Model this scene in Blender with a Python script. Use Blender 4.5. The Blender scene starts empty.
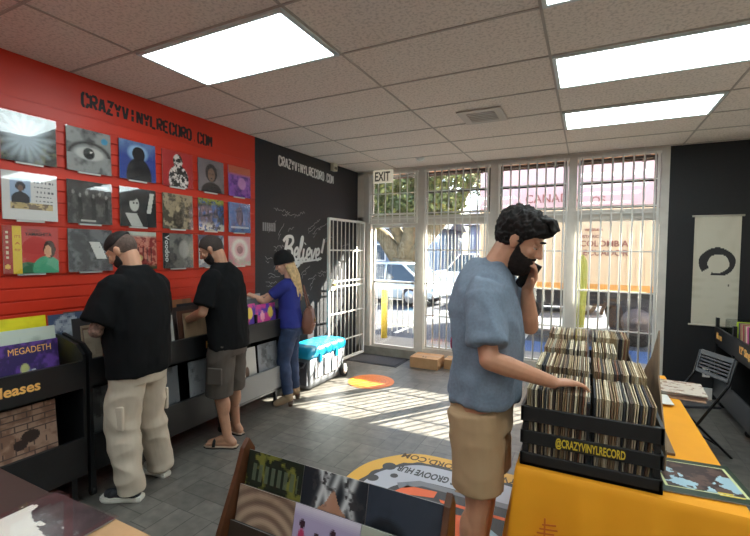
import bpy, bmesh, math, random
import numpy as np
from mathutils import Vector, Matrix, noise
random.seed(7)
SC = bpy.context.scene
COL = SC.collection
PI = math.pi
V = Vector

# ------------------------------------------------------------------ camera
cam_d = bpy.data.cameras.new('camera')
cam = bpy.data.objects.new('camera', cam_d); COL.objects.link(cam)
yaw, pitch, roll = 0.466166, -0.0405747, 0.010227
fw = V((-math.sin(yaw)*math.cos(pitch), math.cos(yaw)*math.cos(pitch), math.sin(pitch)))
rr = V((math.cos(yaw), math.sin(yaw), 0)); uu = rr.cross(fw)
r2 = rr*math.cos(roll)+uu*math.sin(roll); u2 = -rr*math.sin(roll)+uu*math.cos(roll)
mw = Matrix((( r2.x, u2.x, -fw.x, 3.4198), (r2.y, u2.y, -fw.y, 0), (r2.z, u2.z, -fw.z, 1.6968), (0,0,0,1)))
cam.matrix_world = mw
cam_d.sensor_width = 36; cam_d.lens = 36*422.27/750; cam_d.clip_end = 300; cam_d.clip_start = .05
SC.camera = cam
# ------------------------------------------------------------------ light
SC.view_settings.view_transform = 'Standard'; SC.view_settings.look = 'None'
SC.view_settings.exposure = 0.92; SC.view_settings.gamma = 1; SC.view_settings.use_curve_mapping = False
PANEL = 6.0
w = bpy.data.worlds.new('World'); SC.world = w; w.use_nodes = True
wn = w.node_tree; bg = wn.nodes['Background']
sky = wn.nodes.new('ShaderNodeTexSky'); sky.sky_type = 'NISHITA'; sky.sun_disc = False
sky.sun_elevation = math.radians(38); sky.sun_rotation = math.radians(35); sky.dust_density = 3
wn.links.new(sky.outputs[0], bg.inputs[0]); bg.inputs[1].default_value = 0.75
sl = bpy.data.lights.new('sun', 'SUN'); sl.energy = 32; sl.angle = math.radians(.35); sl.color = (1, .93, .8)
so = bpy.data.objects.new('sun', sl); COL.objects.link(so)
so.rotation_euler = V((.70, 1, .80)).to_track_quat('Z', 'Y').to_euler(); so.location = (5, 12, 9)

# ------------------------------------------------------------------ materials
def s2l(c): return tuple((x/12.92 if x <= .04045 else ((x+.055)/1.055)**2.4) for x in c)
MATS = {}
def mat(name, rgb, rough=.6, metal=0, noise_s=0, noise_a=.15, emit=0, coat=0, bump=0, spec=.5):
    if name in MATS: return MATS[name]
    m = bpy.data.materials.new(name); m.use_nodes = True; nt = m.node_tree; b = nt.nodes['Principled BSDF']
    c = s2l([x/255 for x in rgb]) + (1,)
    b.inputs['Base Color'].default_value = c; b.inputs['Roughness'].default_value = rough
    b.inputs['Metallic'].default_value = metal; b.inputs['Coat Weight'].default_value = coat
    b.inputs['Specular IOR Level'].default_value = spec
    if noise_s:
        tc = nt.nodes.new('ShaderNodeTexCoord'); n = nt.nodes.new('ShaderNodeTexNoise'); n.inputs['Scale'].default_value = noise_s
        n.inputs['Detail'].default_value = 4
        nt.links.new(tc.outputs['Object'], n.inputs['Vector'])
        r = nt.nodes.new('ShaderNodeValToRGB'); r.color_ramp.elements[0].position = .3; r.color_ramp.elements[1].position = .7
        r.color_ramp.elements[0].color = tuple(max(0, x*(1-noise_a)) for x in c[:3])+(1,)
        r.color_ramp.elements[1].color = tuple(min(1, x*(1+noise_a)) for x in c[:3])+(1,)
        nt.links.new(n.outputs['Fac'], r.inputs[0]); nt.links.new(r.outputs[0], b.inputs['Base Color'])
        if bump:
            bp = nt.nodes.new('ShaderNodeBump'); bp.inputs['Strength'].default_value = bump; bp.inputs['Distance'].default_value = .01
            nt.links.new(n.outputs['Fac'], bp.inputs['Height']); nt.links.new(bp.outputs[0], b.inputs['Normal'])
    if emit:
        b.inputs['Emission Color'].default_value = c; b.inputs['Emission Strength'].default_value = emit
    MATS[name] = m; return m
def art_mat():
    m = bpy.data.materials.new('printed_sleeve'); m.use_nodes = True; nt = m.node_tree; b = nt.nodes['Principled BSDF']
    a = nt.nodes.new('ShaderNodeAttribute'); a.attribute_name = 'Col'
    nt.links.new(a.outputs['Color'], b.inputs['Base Color']); b.inputs['Roughness'].default_value = .38
    b.inputs['Coat Weight'].default_value = .2; b.inputs['Coat Roughness'].default_value = .12
    return m
ART = art_mat()
def glass_mat(name, tint=(1,1,1), gl=.06):
    m = bpy.data.materials.new(name); m.use_nodes = True; nt = m.node_tree
    for n in list(nt.nodes): nt.nodes.remove(n)
    o = nt.nodes.new('ShaderNodeOutputMaterial'); mx = nt.nodes.new('ShaderNodeMixShader')
    t = nt.nodes.new('ShaderNodeBsdfTransparent'); g = nt.nodes.new('ShaderNodeBsdfGlossy'); g.inputs['Roughness'].default_value = .02
    t.inputs[0].default_value = tint+(1,); mx.inputs[0].default_value = gl
    nt.links.new(t.outputs[0], mx.inputs[1]); nt.links.new(g.outputs[0], mx.inputs[2]); nt.links.new(mx.outputs[0], o.inputs[0])
    return m
GLASS = glass_mat('window_glass', (.95,.97,.97))
CLEAR = glass_mat('clear_plastic', (.86,.88,.88), .16)

RED = mat('red_paint', (198, 46, 20), .45, noise_s=3, noise_a=.05)
BLACKW = mat('black_wall_paint', (31, 31, 36), .6, noise_s=30, noise_a=.12, bump=.15)
BLACK = mat('black_painted_wood', (24, 24, 26), .42, noise_s=8, noise_a=.2)
CRATE = mat('crate_black_wood', (26, 24, 24), .45, noise_s=12, noise_a=.25)
WHITE = mat('white_enamel', (226, 224, 218), .4)
ALU = mat('painted_aluminium', (205, 200, 192), .45, noise_s=6, noise_a=.08)
BROWNF = mat('dark_brown_frame', (74, 60, 52), .5)
WOOD = mat('stained_wood', (86, 50, 28), .4, noise_s=14, noise_a=.3)
ORANGE = mat('orange_lettering', (236, 176, 96), .5)
YLET = mat('yellow_lettering', (222, 190, 52), .5)
WLET = mat('white_lettering', (222, 222, 220), .6)
KLET = mat('black_lettering', (30, 24, 26), .6)
CARD = mat('brown_cardboard', (178, 138, 98), .8, noise_s=12, noise_a=.08)
GREYB = mat('grey_panel', (112, 112, 114), .5)

# ------------------------------------------------------------------ mesh helpers
class MB:
    def __init__(s): s.v = []; s.f = []; s.m = []; s.c = []; s.mats = []
    def mi(s, m):
        if m is None: m = s.mats[0] if s.mats else WHITE
        if m not in s.mats: s.mats.append(m)
        return s.mats.index(m)
    def add(s, vs, fs, m=None, cols=None):
        k = len(s.v); s.v += [tuple(v) for v in vs]; i = s.mi(m)
        for q, f in enumerate(fs):
            s.f.append([k+a for a in f]); s.m.append(i); s.c.append(cols[q] if cols is not None else (.5,.5,.5))
        return s
    def box(s, a, b, m=None, M=None):
        x0, y0, z0 = a; x1, y1, z1 = b
        vs = [V(p) for p in ((x0,y0,z0),(x1,y0,z0),(x1,y1,z0),(x0,y1,z0),(x0,y0,z1),(x1,y0,z1),(x1,y1,z1),(x0,y1,z1))]
        if M: vs = [M @ v for v in vs]
        return s.add(vs, [(0,3,2,1),(4,5,6,7),(0,1,5,4),(1,2,6,5),(2,3,7,6),(3,0,4,7)], m)
    def bar(s, p, q, wx, wy, m=None, up=(0,0,1)):
        p = V(p); q = V(q); d = (q-p).normalized(); u = V(up)
        if abs(d.dot(u)) > .95: u = V((1,0,0))
        a = d.cross(u).normalized()*wx/2; b = d.cross(a).normalized()*wy/2
        vs = [p-a-b, p+a-b, p+a+b, p-a+b, q-a-b, q+a-b, q+a+b, q-a+b]
        return s.add(vs, [(0,3,2,1),(4,5,6,7),(0,1,5,4),(1,2,6,5),(2,3,7,6),(3,0,4,7)], m)
    def rings(s, rings, m=None, cap=True):
        n = len(rings[0]); vs = [p for r in rings for p in r]; fs = []
        for i in range(len(rings)-1):
            for j in range(n):
                fs.append((i*n+j, i*n+(j+1)%n, (i+1)*n+(j+1)%n, (i+1)*n+j))
        if cap: fs.append(tuple(range(n-1,-1,-1))); fs.append(tuple((len(rings)-1)*n+j for j in range(n)))
        return s.add(vs, fs, m)
    def tube(s, pts, r, seg=8, m=None):
        pts = [V(p) for p in pts]; rs = r if isinstance(r, (list,tuple)) else [r]*len(pts); out = []; pa = None
        for i, p in enumerate(pts):
            d = (pts[min(i+1,len(pts)-1)]-pts[max(i-1,0)]).normalized()
            if pa is None:
                u = V((0,0,1)) if abs(d.z) < .9 else V((1,0,0)); pa = d.cross(u).normalized()
            pa = (pa-d*pa.dot(d)).normalized(); b = d.cross(pa)
            out.append([p+(pa*math.cos(2*PI*k/seg)+b*math.sin(2*PI*k/seg))*rs[i] for k in range(seg)])
        return s.rings(out, m)
    def cyl(s, p, q, r, seg=16, m=None, r2=None): return s.tube([p,q], [r, r if r2 is None else r2], seg, m)
    def caps(s, p0, r0, p1, r1, seg=12, m=None):
        p0 = V(p0); p1 = V(p1); d = p1-p0; L = d.length; d = d.normalized() if L > 1e-6 else V((0,0,1))
        P = []; R = []
        for k in range(1, 5):
            a = PI/2*k/5; P.append(p0-d*r0*math.cos(a)); R.append(r0*math.sin(a))
        P += [p0, p1]; R += [r0, r1]
        for k in range(4, 0, -1):
            a = PI/2*k/5; P.append(p1+d*r1*math.cos(a)); R.append(r1*math.sin(a))
        u = V((0,0,1)) if abs(d.z) < .9 else V((1,0,0)); a_ = d.cross(u).normalized(); b_ = d.cross(a_)
        return s.rings([[p+(a_*math.cos(2*PI*k/seg)+b_*math.sin(2*PI*k/seg))*r for k in range(seg)] for p, r in zip(P, R)], m)
    def ell(s, c, r, M=None, m=None, nu=16, nv=10):
        c = V(c); rg = []
        for i in range(1, nv):
            t = PI*i/nv
            ring = [V((r[0]*math.sin(t)*math.cos(2*PI*k/nu), r[1]*math.sin(t)*math.sin(2*PI*k/nu), -r[2]*math.cos(t))) for k in range(nu)]
            rg.append([c+(M @ p if M else p) for p in ring])
        return s.rings(rg, m)
    def prism(s, poly, h0, h1, ax=2, m=None, M=None):
        def P(a, b, h): return V((a,b,h)) if ax == 2 else (V((a,h,b)) if ax == 1 else V((h,a,b)))
        n = len(poly); vs = [P(a,b,h0) for a, b in poly]+[P(a,b,h1) for a, b in poly]
        if M: vs = [M @ v for v in vs]
        fs = [tuple(range(n-1,-1,-1)), tuple(range(n,2*n))]+[(i,(i+1)%n,n+(i+1)%n,n+i) for i in range(n)]
        return s.add(vs, fs, m)
    def build(s, name, m=None, parent=None, smooth=False, recalc=True):
        me = bpy.data.meshes.new(name); me.from_pydata(s.v, [], s.f)
        for x in (s.mats if s.mats and m is None else [m or WHITE]): me.materials.append(x)
        if m is None: me.polygons.foreach_set('material_index', s.m)
        if recalc:
            b = bmesh.new(); b.from_mesh(me); bmesh.ops.recalc_face_normals(b, faces=b.faces); b.to_mesh(me); b.free()
        if smooth: me.polygons.foreach_set('use_smooth', [True]*len(me.polygons))
        o = bpy.data.objects.new(name, me); COL.objects.link(o)
        if parent: o.parent = parent
        return o
    def fill(s, m): s.mats = [m]; return s
def mb(m=None):
    x = MB()
    if m: x.mats = [m]
    return x
def bevel(o, wd=.004, seg=2):
    md = o.modifiers.new('bevel', 'BEVEL'); md.width = wd; md.segments = seg; md.limit_method = 'ANGLE'; return o
def tag(o, label=None, cat=None, group=None, kind=None):
    if label: o['label'] = label
    if cat: o['category'] = cat
    if group: o['group'] = group
    if kind: o['kind'] = kind
    return o
def empty(name, loc, rz=0):
    o = bpy.data.objects.new(name, None); COL.objects.link(o); o.location = loc; o.rotation_euler = (0,0,rz); o.empty_display_size = .1
    return o
def copy_tree(o, parent=None):
    c = o.copy(); COL.objects.link(c)
    if parent: c.parent = parent
    for ch in list(o.children): copy_tree(ch, c)
    return c
def text(name, s, size, M, m, parent=None, extr=.001, offset=0, width=None, shear=0, align='LEFT', sx=1):
    cu = bpy.data.curves.new(name, 'FONT'); cu.body = s; cu.size = size; cu.extrude = extr; cu.offset = offset; cu.shear = shear; cu.align_x = align
    cu.resolution_u = 3
    to = bpy.data.objects.new(name, cu); COL.objects.link(to)
    dg = bpy.context.evaluated_depsgraph_get(); me = bpy.data.meshes.new_from_object(to.evaluated_get(dg))
    bpy.data.objects.remove(to)
    xs = [v.co.x for v in me.vertices]
    k = sx
    if width: k = width/(max(xs)-min(xs))
    x0 = min(xs) if width else 0
    for v in me.vertices: v.co = M @ V(((v.co.x-x0)*k, v.co.y, v.co.z))
    me.materials.clear(); me.materials.append(m)
    o = bpy.data.objects.new(name, me); COL.objects.link(o)
    if parent: o.parent = parent
    return o
def frame(o, x, y):  # matrix with origin o and x, y axes
    x = V(x).normalized(); y = V(y).normalized(); z = x.cross(y)
    return Matrix(((x.x,y.x,z.x,o[0]),(x.y,y.y,z.y,o[1]),(x.z,y.z,z.z,o[2]),(0,0,0,1)))
RIBN = [0]
def ribbon(b, pts, w, F, th=.002, m=None):
    """flat painted stroke as one strip: pts are 2-D, F maps (a,b,h) to 3-D"""
    P = [pts[0]]
    for p in pts[1:]:
        if math.hypot(p[0]-P[-1][0], p[1]-P[-1][1]) > 1e-4: P.append(p)
    n = len(P)
    if n < 2: return
    RIBN[0] = (RIBN[0]+1) % 9; th = th+RIBN[0]*.00006; closed = math.hypot(P[0][0]-P[-1][0], P[0][1]-P[-1][1]) < 1e-3 and n > 4
    vs = []
    for i in range(n):
        a = P[i-1] if i else (P[-2] if closed else P[0]); c = P[i+1] if i < n-1 else (P[1] if closed else P[-1]); q = P[i]
        def nr(u, v):
            d = math.hypot(v[0]-u[0], v[1]-u[1]); return (0,0) if d < 1e-9 else (-(v[1]-u[1])/d, (v[0]-u[0])/d)
        n1 = nr(a,q); n2 = nr(q,c); nx, ny = n1[0]+n2[0], n1[1]+n2[1]; L = math.hypot(nx,ny) or 1; nx /= L; ny /= L
        r = n2 if n1 == (0,0) else n1; k = 1/max(.55, abs(nx*r[0]+ny*r[1])); o = w/2*k
        vs += [F(q[0]+nx*o,q[1]+ny*o,0), F(q[0]-nx*o,q[1]-ny*o,0), F(q[0]-nx*o,q[1]-ny*o,th), F(q[0]+nx*o,q[1]+ny*o,th)]
    fs = []
    for i in range(n-1):
        for q in range(4): fs.append((4*i+q, 4*i+(q+1)%4, 4*i+4+(q+1)%4, 4*i+4+q))
    if not closed: fs += [(3,2,1,0),(4*n-4,4*n-3,4*n-2,4*n-1)]
    b.add(vs, fs, m)

# condensed stencil letters on a 0..1 x 0..1 box; every stroke stops short, which leaves the stencil gaps
ST = {
 'C': [[(1,.72),(1,.85),(.8,1),(.56,1)],[(.4,1),(.2,1),(0,.85),(0,.15),(.2,0),(.4,0)],[(.56,0),(.8,0),(1,.15),(1,.28)]],
 'R': [[(0,0),(0,1)],[(.25,1),(.8,1),(1,.85),(1,.62),(.8,.5),(.25,.5)],[(.45,.42),(1,0)]],
 'A': [[(0,0),(.42,1)],[(.6,1),(1,0)],[(.34,.3),(.66,.3)]],
 'Z': [[(0,1),(1,1),(.56,.55)],[(.44,.42),(0,0),(1,0)]],
 'Y': [[(0,1),(.42,.52)],[(1,1),(.58,.52)],[(.5,.4),(.5,0)]],
 'V': [[(0,1),(.42,0)],[(1,1),(.6,0)]],
 'I': [[(.5,0),(.5,.44)],[(.5,.56),(.5,1)]],
 'N': [[(0,0),(0,1)],[(.2,.95),(.8,.05)],[(1,0),(1,1)]],
 'L': [[(0,1),(0,0)],[(.25,0),(1,0)]],
 'E': [[(0,0),(0,1)],[(.25,1),(1,1)],[(.25,.5),(.85,.5)],[(.25,0),(1,0)]],
 'O': [[(.4,1),(.2,1),(0,.85),(0,.15),(.2,0),(.4,0)],[(.6,0),(.8,0),(1,.15),(1,.85),(.8,1),(.6,1)]],
 'D': [[(0,0),(0,1)],[(.25,1),(.75,1),(1,.82),(1,.18),(.75,0),(.25,0)]],
 '.': [[(.4,.06),(.6,.06)]],
 'M': [[(0,0),(0,1)],[(.18,.95),(.5,.35),(.82,.95)],[(1,0),(1,1)]]}
def stencil(b, s, F, width, h, stroke):
    n = len(s); adv = width/n; x = 0
    for i, ch in enumerate(s):
        wch = adv*(.66 if ch not in 'I.' else .35)
        for st in ST[ch]: ribbon(b, [(i*adv+p*wch+(.15*adv if ch in 'I.' else 0), q*h) for p, q in st], stroke, F)

# ------------------------------------------------------------------ painted grids (cover art)
def vnoise(U, Vv, k, seed):
    rs = np.random.RandomState(seed); g = rs.rand(k+2, k+2); x = U*k; y = Vv*k
    i = np.clip(x.astype(int),0,k); j = np.clip(y.astype(int),0,k); fx = x-i; fy = y-j
    fx = fx*fx*(3-2*fx); fy = fy*fy*(3-2*fy)
    return (g[i,j]*(1-fx)+g[i+1,j]*fx)*(1-fy)+(g[i,j+1]*(1-fx)+g[i+1,j+1]*fx)*fy
def fb(U, Vv, k, seed): return .5*vnoise(U,Vv,k,seed)+.3*vnoise(U,Vv,k*2,seed+1)+.2*vnoise(U,Vv,k*4,seed+2)
def C(r,g,b): return np.array(s2l((r/255,g/255,b/255)))
def mix(a, b, t): t = np.clip(t,0,1)[...,None]; return a*(1-t)+b*t
def flat(U, c): return np.ones(U.shape+(3,))*c
def elm(U, Vv, cx, cy, rx, ry, soft=.1): return np.clip((1-((U-cx)/rx)**2-((Vv-cy)/ry)**2)/soft, 0, 1)
def rect(U, Vv, x0, y0, x1, y1): return ((U>x0)&(U<x1)&(Vv>y0)&(Vv<y1)).astype(float)
def noisy(c1, c2, k, seed, th=.5, sharp=4):
    def f(U, Vv): return mix(flat(U,c1), c2, (fb(U,Vv,k,seed)-th)*sharp+.5)
    return f
def art_grid(fn, n=40, w=.315, h=.315, t=.004, F=None, M=None, parent=None, name='cover', mask=None):
    """a printed sheet of real thickness: front face split in n x n cells, each with its ink colour"""
    g = (np.arange(n)+.5)/n; U, Vv = np.meshgrid(g, g, indexing='ij'); A = fn(U, Vv)
    b = MB(); vs = [(i/n*w, 0, j/n*h) for i in range(n+1) for j in range(n+1)]; fs = []; cs = []
    for i in range(n):
        for j in range(n):
            fs.append((i*(n+1)+j, (i+1)*(n+1)+j, (i+1)*(n+1)+j+1, i*(n+1)+j+1)); cs.append(A[i,j])
    b.add(vs, fs, ART, cs)
    e = A.reshape(-1,3).mean(0)*.6+.12
    b.add([(0,0,0),(w,0,0),(w,0,h),(0,0,h),(0,t,0),(w,t,0),(w,t,h),(0,t,h)], [(0,4,5,1),(1,5,6,2),(2,6,7,3),(3,7,4,0),(4,7,6,5)], ART, [e]*5)
    me = bpy.data.meshes.new(name); me.from_pydata(b.v, [], b.f); me.materials.append(ART)
    ca = me.attributes.new('Col', 'FLOAT_COLOR', 'FACE')
    ca.data.foreach_set('color', np.array([tuple(c)+(1.,) for c in b.c], dtype=np.float32).ravel())
    o = bpy.data.objects.new(name, me); COL.objects.link(o)
    if M is not None: o.matrix_world = M
    if parent: o.parent = parent
    return o
# cover matrices: local x = across, local z = up, front looks along local -y
def facing_px(x, y, z, lean=0, yawd=0):   # cover whose front faces +x, left edge (seen from +x) at y, bottom z; leans back to -x
    return Matrix.Translation((x,y,z)) @ Matrix.Rotation(PI/2+yawd,4,'Z') @ Matrix.Rotation(-lean,4,'X')

# art functions
def a_burst(U,W):
    r = np.hypot(U-.42,W-.5); a = np.arctan2(W-.5,U-.42); n = fb(U,W,6,1)
    b = mix(flat(U,C(38,40,34)), C(110,110,70), (fb(U,W,8,5)-.5)*5*(W<.45))
    return mix(b, C(190,205,215), (1.25-r*2.6+.5*n+.15*np.sin(a*17)))
def a_eye(U,W):
    b = mix(flat(U,C(150,152,150)), C(55,55,58), (fb(U,W,4,2)-.45)*4)
    b = mix(b, C(200,200,196), elm(U,W,.5,.44,.36,.17,.4)); b = mix(b, C(22,22,24), elm(U,W,.48,.44,.14,.15,.3))
    ring = np.exp(-((np.hypot((U-.5)/1.1,(W-.36)/.8)-.42)/.05)**2)*(W>.42); b = mix(b, C(20,20,22), ring)
    b = mix(b, C(215,215,210), elm(U,W,.53,.48,.03,.03)); return mix(b, C(60,150,190), elm(U,W,.85,.8,.08,.08))
def a_blue_sil(U,W):
    b = mix(flat(U,C(28,62,150)), C(150,190,225), (W-.6)*2*fb(U,W,5,3)+elm(U,W,.5,.7,.32,.25,.5)*.8)
    b = mix(b, C(14,16,24), elm(U,W,.52,.68,.18,.2)); return mix(b, C(14,16,24), elm(U,W,.52,.1,.36,.5))
def a_red_fig(U,W):
    b = flat(U,C(190,30,36)); d = mix(flat(U,C(235,225,220)), C(24,20,22), (fb(U,W,12,4)-.5)*12+.5)
    t = np.maximum(elm(U,W,.5,.74,.16,.2), elm(U,W,.52,.22,.34,.42)); return b*(1-t[...,None])+d*t[...,None]
def a_portrait(bg_, sk, hair, dark, cx=.5, seed=1):
    def f(U,W):
        b = mix(flat(U,bg_), dark, (fb(U,W,4,seed)-.5)*2); b = mix(b, hair, elm(U,W,cx,.6,.24,.3,.2)); b = mix(b, sk, elm(U,W,cx,.54,.15,.22,.25))
        b = mix(b, dark, elm(U,W,cx-.06,.58,.03,.02)+elm(U,W,cx+.06,.58,.03,.02)+elm(U,W,cx,.43,.06,.015))
        return mix(b, hair, elm(U,W,cx,.02,.42,.3,.2))
    return f
def a_sunset(U,W):
    b = mix(flat(U,C(150,84,190)), C(205,96,60), (W-.68)*9); b = mix(b, C(88,40,140), (fb(U,W,6,9)-.48)*6*(W<.7))
    return mix(b, C(214,150,214), elm(U,W,.6,.45,.2,.22,.3)*.8)
def a_card(U,W):
    b = flat(U,C(216,212,208)); b = mix(b, C(158,180,208), rect(U,W,.14,.38,.5,.86)); b = mix(b, C(36,34,44), np.maximum(elm(U,W,.32,.7,.09,.1), elm(U,W,.32,.42,.17,.17)))
    b = mix(b, C(120,90,74), elm(U,W,.32,.66,.055,.07)); 
    for k in range(5): b = mix(b, C(96,96,104), rect(U,W,.56,.8-k*.1,.94-.05*(k%2),.83-k*.1)*(np.sin(U*90+k)>-.3))
    b = mix(b, C(196,168,108), rect(U,W,.14,.22,.9,.36)*.9); return mix(b, C(120,100,80), rect(U,W,.14,.22,.9,.36)*(fb(U,W,16,4)>.55))
def a_band(U,W):
    b = mix(flat(U,C(52,50,50)), C(96,94,92), (fb(U,W,7,11)-.5)*5)
    for k in range(6): b = mix(b, C(150,148,144), elm(U,W,.12+k*.15,.72-.06*(k%2),.035,.06,.4)*.8); b = mix(b, C(20,20,22), rect(U,W,.08+k*.15,.1,.16+k*.15,.6)*(k%2))
    return mix(b, C(190,188,180), rect(U,W,.28,.05,.62,.1)+rect(U,W,.6,.86,.9,.9)*.7)
def a_bwface(U,W):
    b = flat(U,C(34,35,37)); b = mix(b, C(14,14,16), elm(U,W,.33,.70,.22,.24,.3)); b = mix(b, C(200,199,190), elm(U,W,.38,.58,.14,.20,.3)); b = mix(b, C(20,20,22), elm(U,W,.30,.78,.17,.13,.3)+rect(U,W,.33,.60,.38,.63)+rect(U,W,.43,.60,.48,.63))
    b = mix(b, C(196,195,188), ((np.abs(U-.3-.5*(.3-W))<.16)&(W<.34)).astype(float)); return mix(b, C(204,202,192), ((np.abs(U-.83-.2*(W-.6))<.06)&(W>.36)&(W<.9)).astype(float))
def a_sepia(U,W):
    b = mix(flat(U,C(84,74,60)), C(168,152,124), (fb(U,W,8,21)-.5)*6+.4); b = mix(b, C(46,38,32), elm(U,W,.5,.3,.2,.3,.3)*.7); return mix(b, C(190,170,138), elm(U,W,.48,.58,.07,.1,.3))
def a_crowd(U,W):
    b = mix(flat(U,C(30,40,56)), C(64,104,170), (fb(U,W,9,31)-.5)*8+.3); b = mix(b, C(150,160,60), (W-.78)*8*(fb(U,W,10,33)>.42)); return mix(b, C(205,205,190), (.3-W)*6*(fb(U,W,12,3)>.5))
def a_bluefig(U,W):
    b = mix(flat(U,C(52,110,176)), C(30,58,112), (fb(U,W,5,41)-.5)*4+.4); b = mix(b, C(24,36,70), elm(U,W,.5,.55,.16,.34,.2)); return mix(b, C(200,220,230), rect(U,W,.1,.14,.9,.2)*.7)
def a_strip(U,W):
    b = flat(U,C(198,62,58)); b = mix(b, C(52,110,76), elm(U,W,.42,.0,.3,.25)); b = mix(b, C(84,168,128), elm(U,W,.78,.08,.28,.3)); b = mix(b, C(66,36,26), elm(U,W,.83,.52,.12,.2))
    b = mix(b, C(224,168,132), elm(U,W,.8,.47,.07,.14)); b = mix(b, C(232,196,52), rect(U,W,.17,0,.32,1)); b = mix(b, C(170,40,36), rect(U,W,-.1,0,.15,1))
    b = mix(b, C(236,190,90), elm(U,W,.07,.15,.05,.05)); return mix(b, C(214,204,170), rect(U,W,.05,.3,.1,.9)*(np.sin(W*60)>0))
def a_rock(U,W):
    b = mix(flat(U,C(56,58,62)), C(104,106,110), (fb(U,W,5,51)-.5)*6+.3); return mix(b, C(214,212,206), ((np.abs(U-.66+.4*(W-.5))<.12)&(np.abs(W-.5)<.2)&(fb(U,W,9,52)>.36))*1.)
def a_redcrowd(U,W):
    b = mix(flat(U,C(150,52,50)), C(206,130,110), (fb(U,W,12,61)-.5)*9+.4); b = mix(b, C(196,200,186), (W-.84)*12); b = mix(b, C(60,70,44), (.14-W)*12)
    for k in range(7): b = mix(b, C(70,24,32), rect(U,W,.1+k*.12,.2,.15+k*.12,.6)*.7)
    return mix(b, C(212,196,130), elm(U,W,.5,.3,.1,.1,.3))
def a_vertical(U,W):
    b = mix(flat(U,C(120,118,112)), C(56,56,58), (fb(U,W,4,71)-.5)*6+.4); b = mix(b, C(168,164,156), elm(U,W,.68,.55,.2,.3,.5)); return mix(b, C(30,30,32), rect(U,W,0,0,.2,1))
def a_pinkring(U,W):
    b = flat(U,C(214,150,164)); r = np.hypot(U-.5,W-.55); b = mix(b, C(232,226,222), np.exp(-((r-.3)/.09)**2)); b = mix(b, C(120,56,84), elm(U,W,.5,.55,.14,.14)); return mix(b, C(186,176,168), (.28-W)*8*(fb(U,W,10,8)>.45))
def a_greyblue(U,W): return mix(flat(U,C(70,84,112)), C(170,176,186), (fb(U,W,6,81)-.5)*6+.4)
def a_megad(U,W):
    b = mix(flat(U,C(44,28,84)), C(92,56,140), (fb(U,W,6,91)-.5)*5+.3); b = mix(b, C(170,170,110), elm(U,W,.42,.5,.08,.12,.4)); b = mix(b, C(110,120,170), elm(U,W,.5,.28,.12,.22,.5)*.9); return mix(b, C(190,190,200), elm(U,W,.56,.42,.05,.07,.4))
def a_brick(U,W):
    row = (W*9).astype(int); br = ((U*5+.5*(row%2))%1 < .06)|((W*9)%1 < .14)
    b = mix(flat(U,C(158,128,110)), C(124,92,76), (fb(U,W,6,95)-.5)*5+.4); b = mix(b, C(84,66,58), br.astype(float)); return mix(b, C(44,34,34), np.maximum(elm(U,W,.55,.42,.16,.12), elm(U,W,.38,.3,.12,.1)))
def a_pinkpop(U,W):
    b = mix(flat(U,C(214,70,150)), C(90,60,170), (fb(U,W,5,101)-.5)*8+.3); b = mix(b, C(240,210,90), elm(U,W,.75,.7,.14,.2,.3)); b = mix(b, C(250,170,190), elm(U,W,.35,.6,.1,.2,.3)); return mix(b, C(70,200,210), elm(U,W,.55,.25,.15,.14,.4))
def a_whitefig(U,W):
    b = flat(U,C(196,192,186)); b = mix(b, C(96,70,56), np.maximum(elm(U,W,.45,.6,.13,.26,.3), elm(U,W,.58,.25,.1,.2,.3))); return mix(b, C(40,34,32), elm(U,W,.42,.82,.1,.09))
def a_forest(U,W):
    b = mix(flat(U,C(34,38,28)), C(116,114,52), (fb(U,W,6,111)-.52)*8); return mix(b, C(88,96,78), rect(U,W,.08,.62,.94,.84)*(np.sin(U*55)>-.2)*.8)
def a_angel(U,W):
    b = flat(U,C(36,38,44))
    for k,(x0,sg) in enumerate(((.2,1),(.5,-1),(.6,1),(.86,-1),(.35,1))):
        t = np.exp(-((U-x0-sg*(W-.4)*.35)/.045)**2); b = mix(b, C(196,196,196), t)
    b = mix(b, C(178,128,102), ((W<.75-1.2*abs(U-.5)+.6*abs(np.abs(U-.5)-.12))&(abs(U-.5)<.22)).astype(float)*.95); return mix(b, C(60,56,58), (fb(U,W,10,3)-.6)*8)
def a_darkfog(U,W): return mix(flat(U,C(52,58,70)), C(22,24,30), elm(U,W,.3,.5,.3,.2,.6)+(fb(U,W,4,131)-.5))
def a_swirl(U,W):
    r = np.hypot(U-.5,(W-.32)*1.2); a = np.arctan2(W-.32,U-.5); b = mix(flat(U,C(122,96,82)), C(178,150,126), .5+.5*np.sin(r*34+a)); b = mix(b, C(34,26,26), elm(U,W,.52,.34,.14,.12,.4)); return mix(b, C(70,52,44), (W-.75)*3*fb(U,W,6,7))
def a_lilac(U,W):
    b = flat(U,C(176,160,190))
    for k in range(4): cx = .14+.24*k; b = mix(b, C(222,120,150) if k%2 else C(186,58,96), elm(U,W,cx,.55-.1*(k%2),.07,.2,.4)); b = mix(b, C(60,30,40), elm(U,W,cx,.78-.1*(k%2),.05,.06,.4))
    return mix(b, C(212,202,214), (W-.86)*9)
def a_plain(r,g,b_,s=5,amt=.25):
    def f(U,W): return mix(flat(U,C(r,g,b_)), C(r*.6,g*.6,b_*.6), (fb(U,W,4,s)-.5)*amt*8)
    return f
def a_splash(U,W):
    b = mix(flat(U,C(54,38,42)), C(84,62,66), (fb(U,W,4,141)-.5)*4+.4)
    t = ((np.abs(W-.42+.3*(U-.5))<.16*(.6+vnoise(U,W,9,142)))&(U>.05)&(U<.8)).astype(float); t = np.maximum(t, (vnoise(U,W,14,143)>.8)*(np.abs(W-.4)<.3)*1.)
    return mix(b, C(232,224,214), t)
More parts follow.
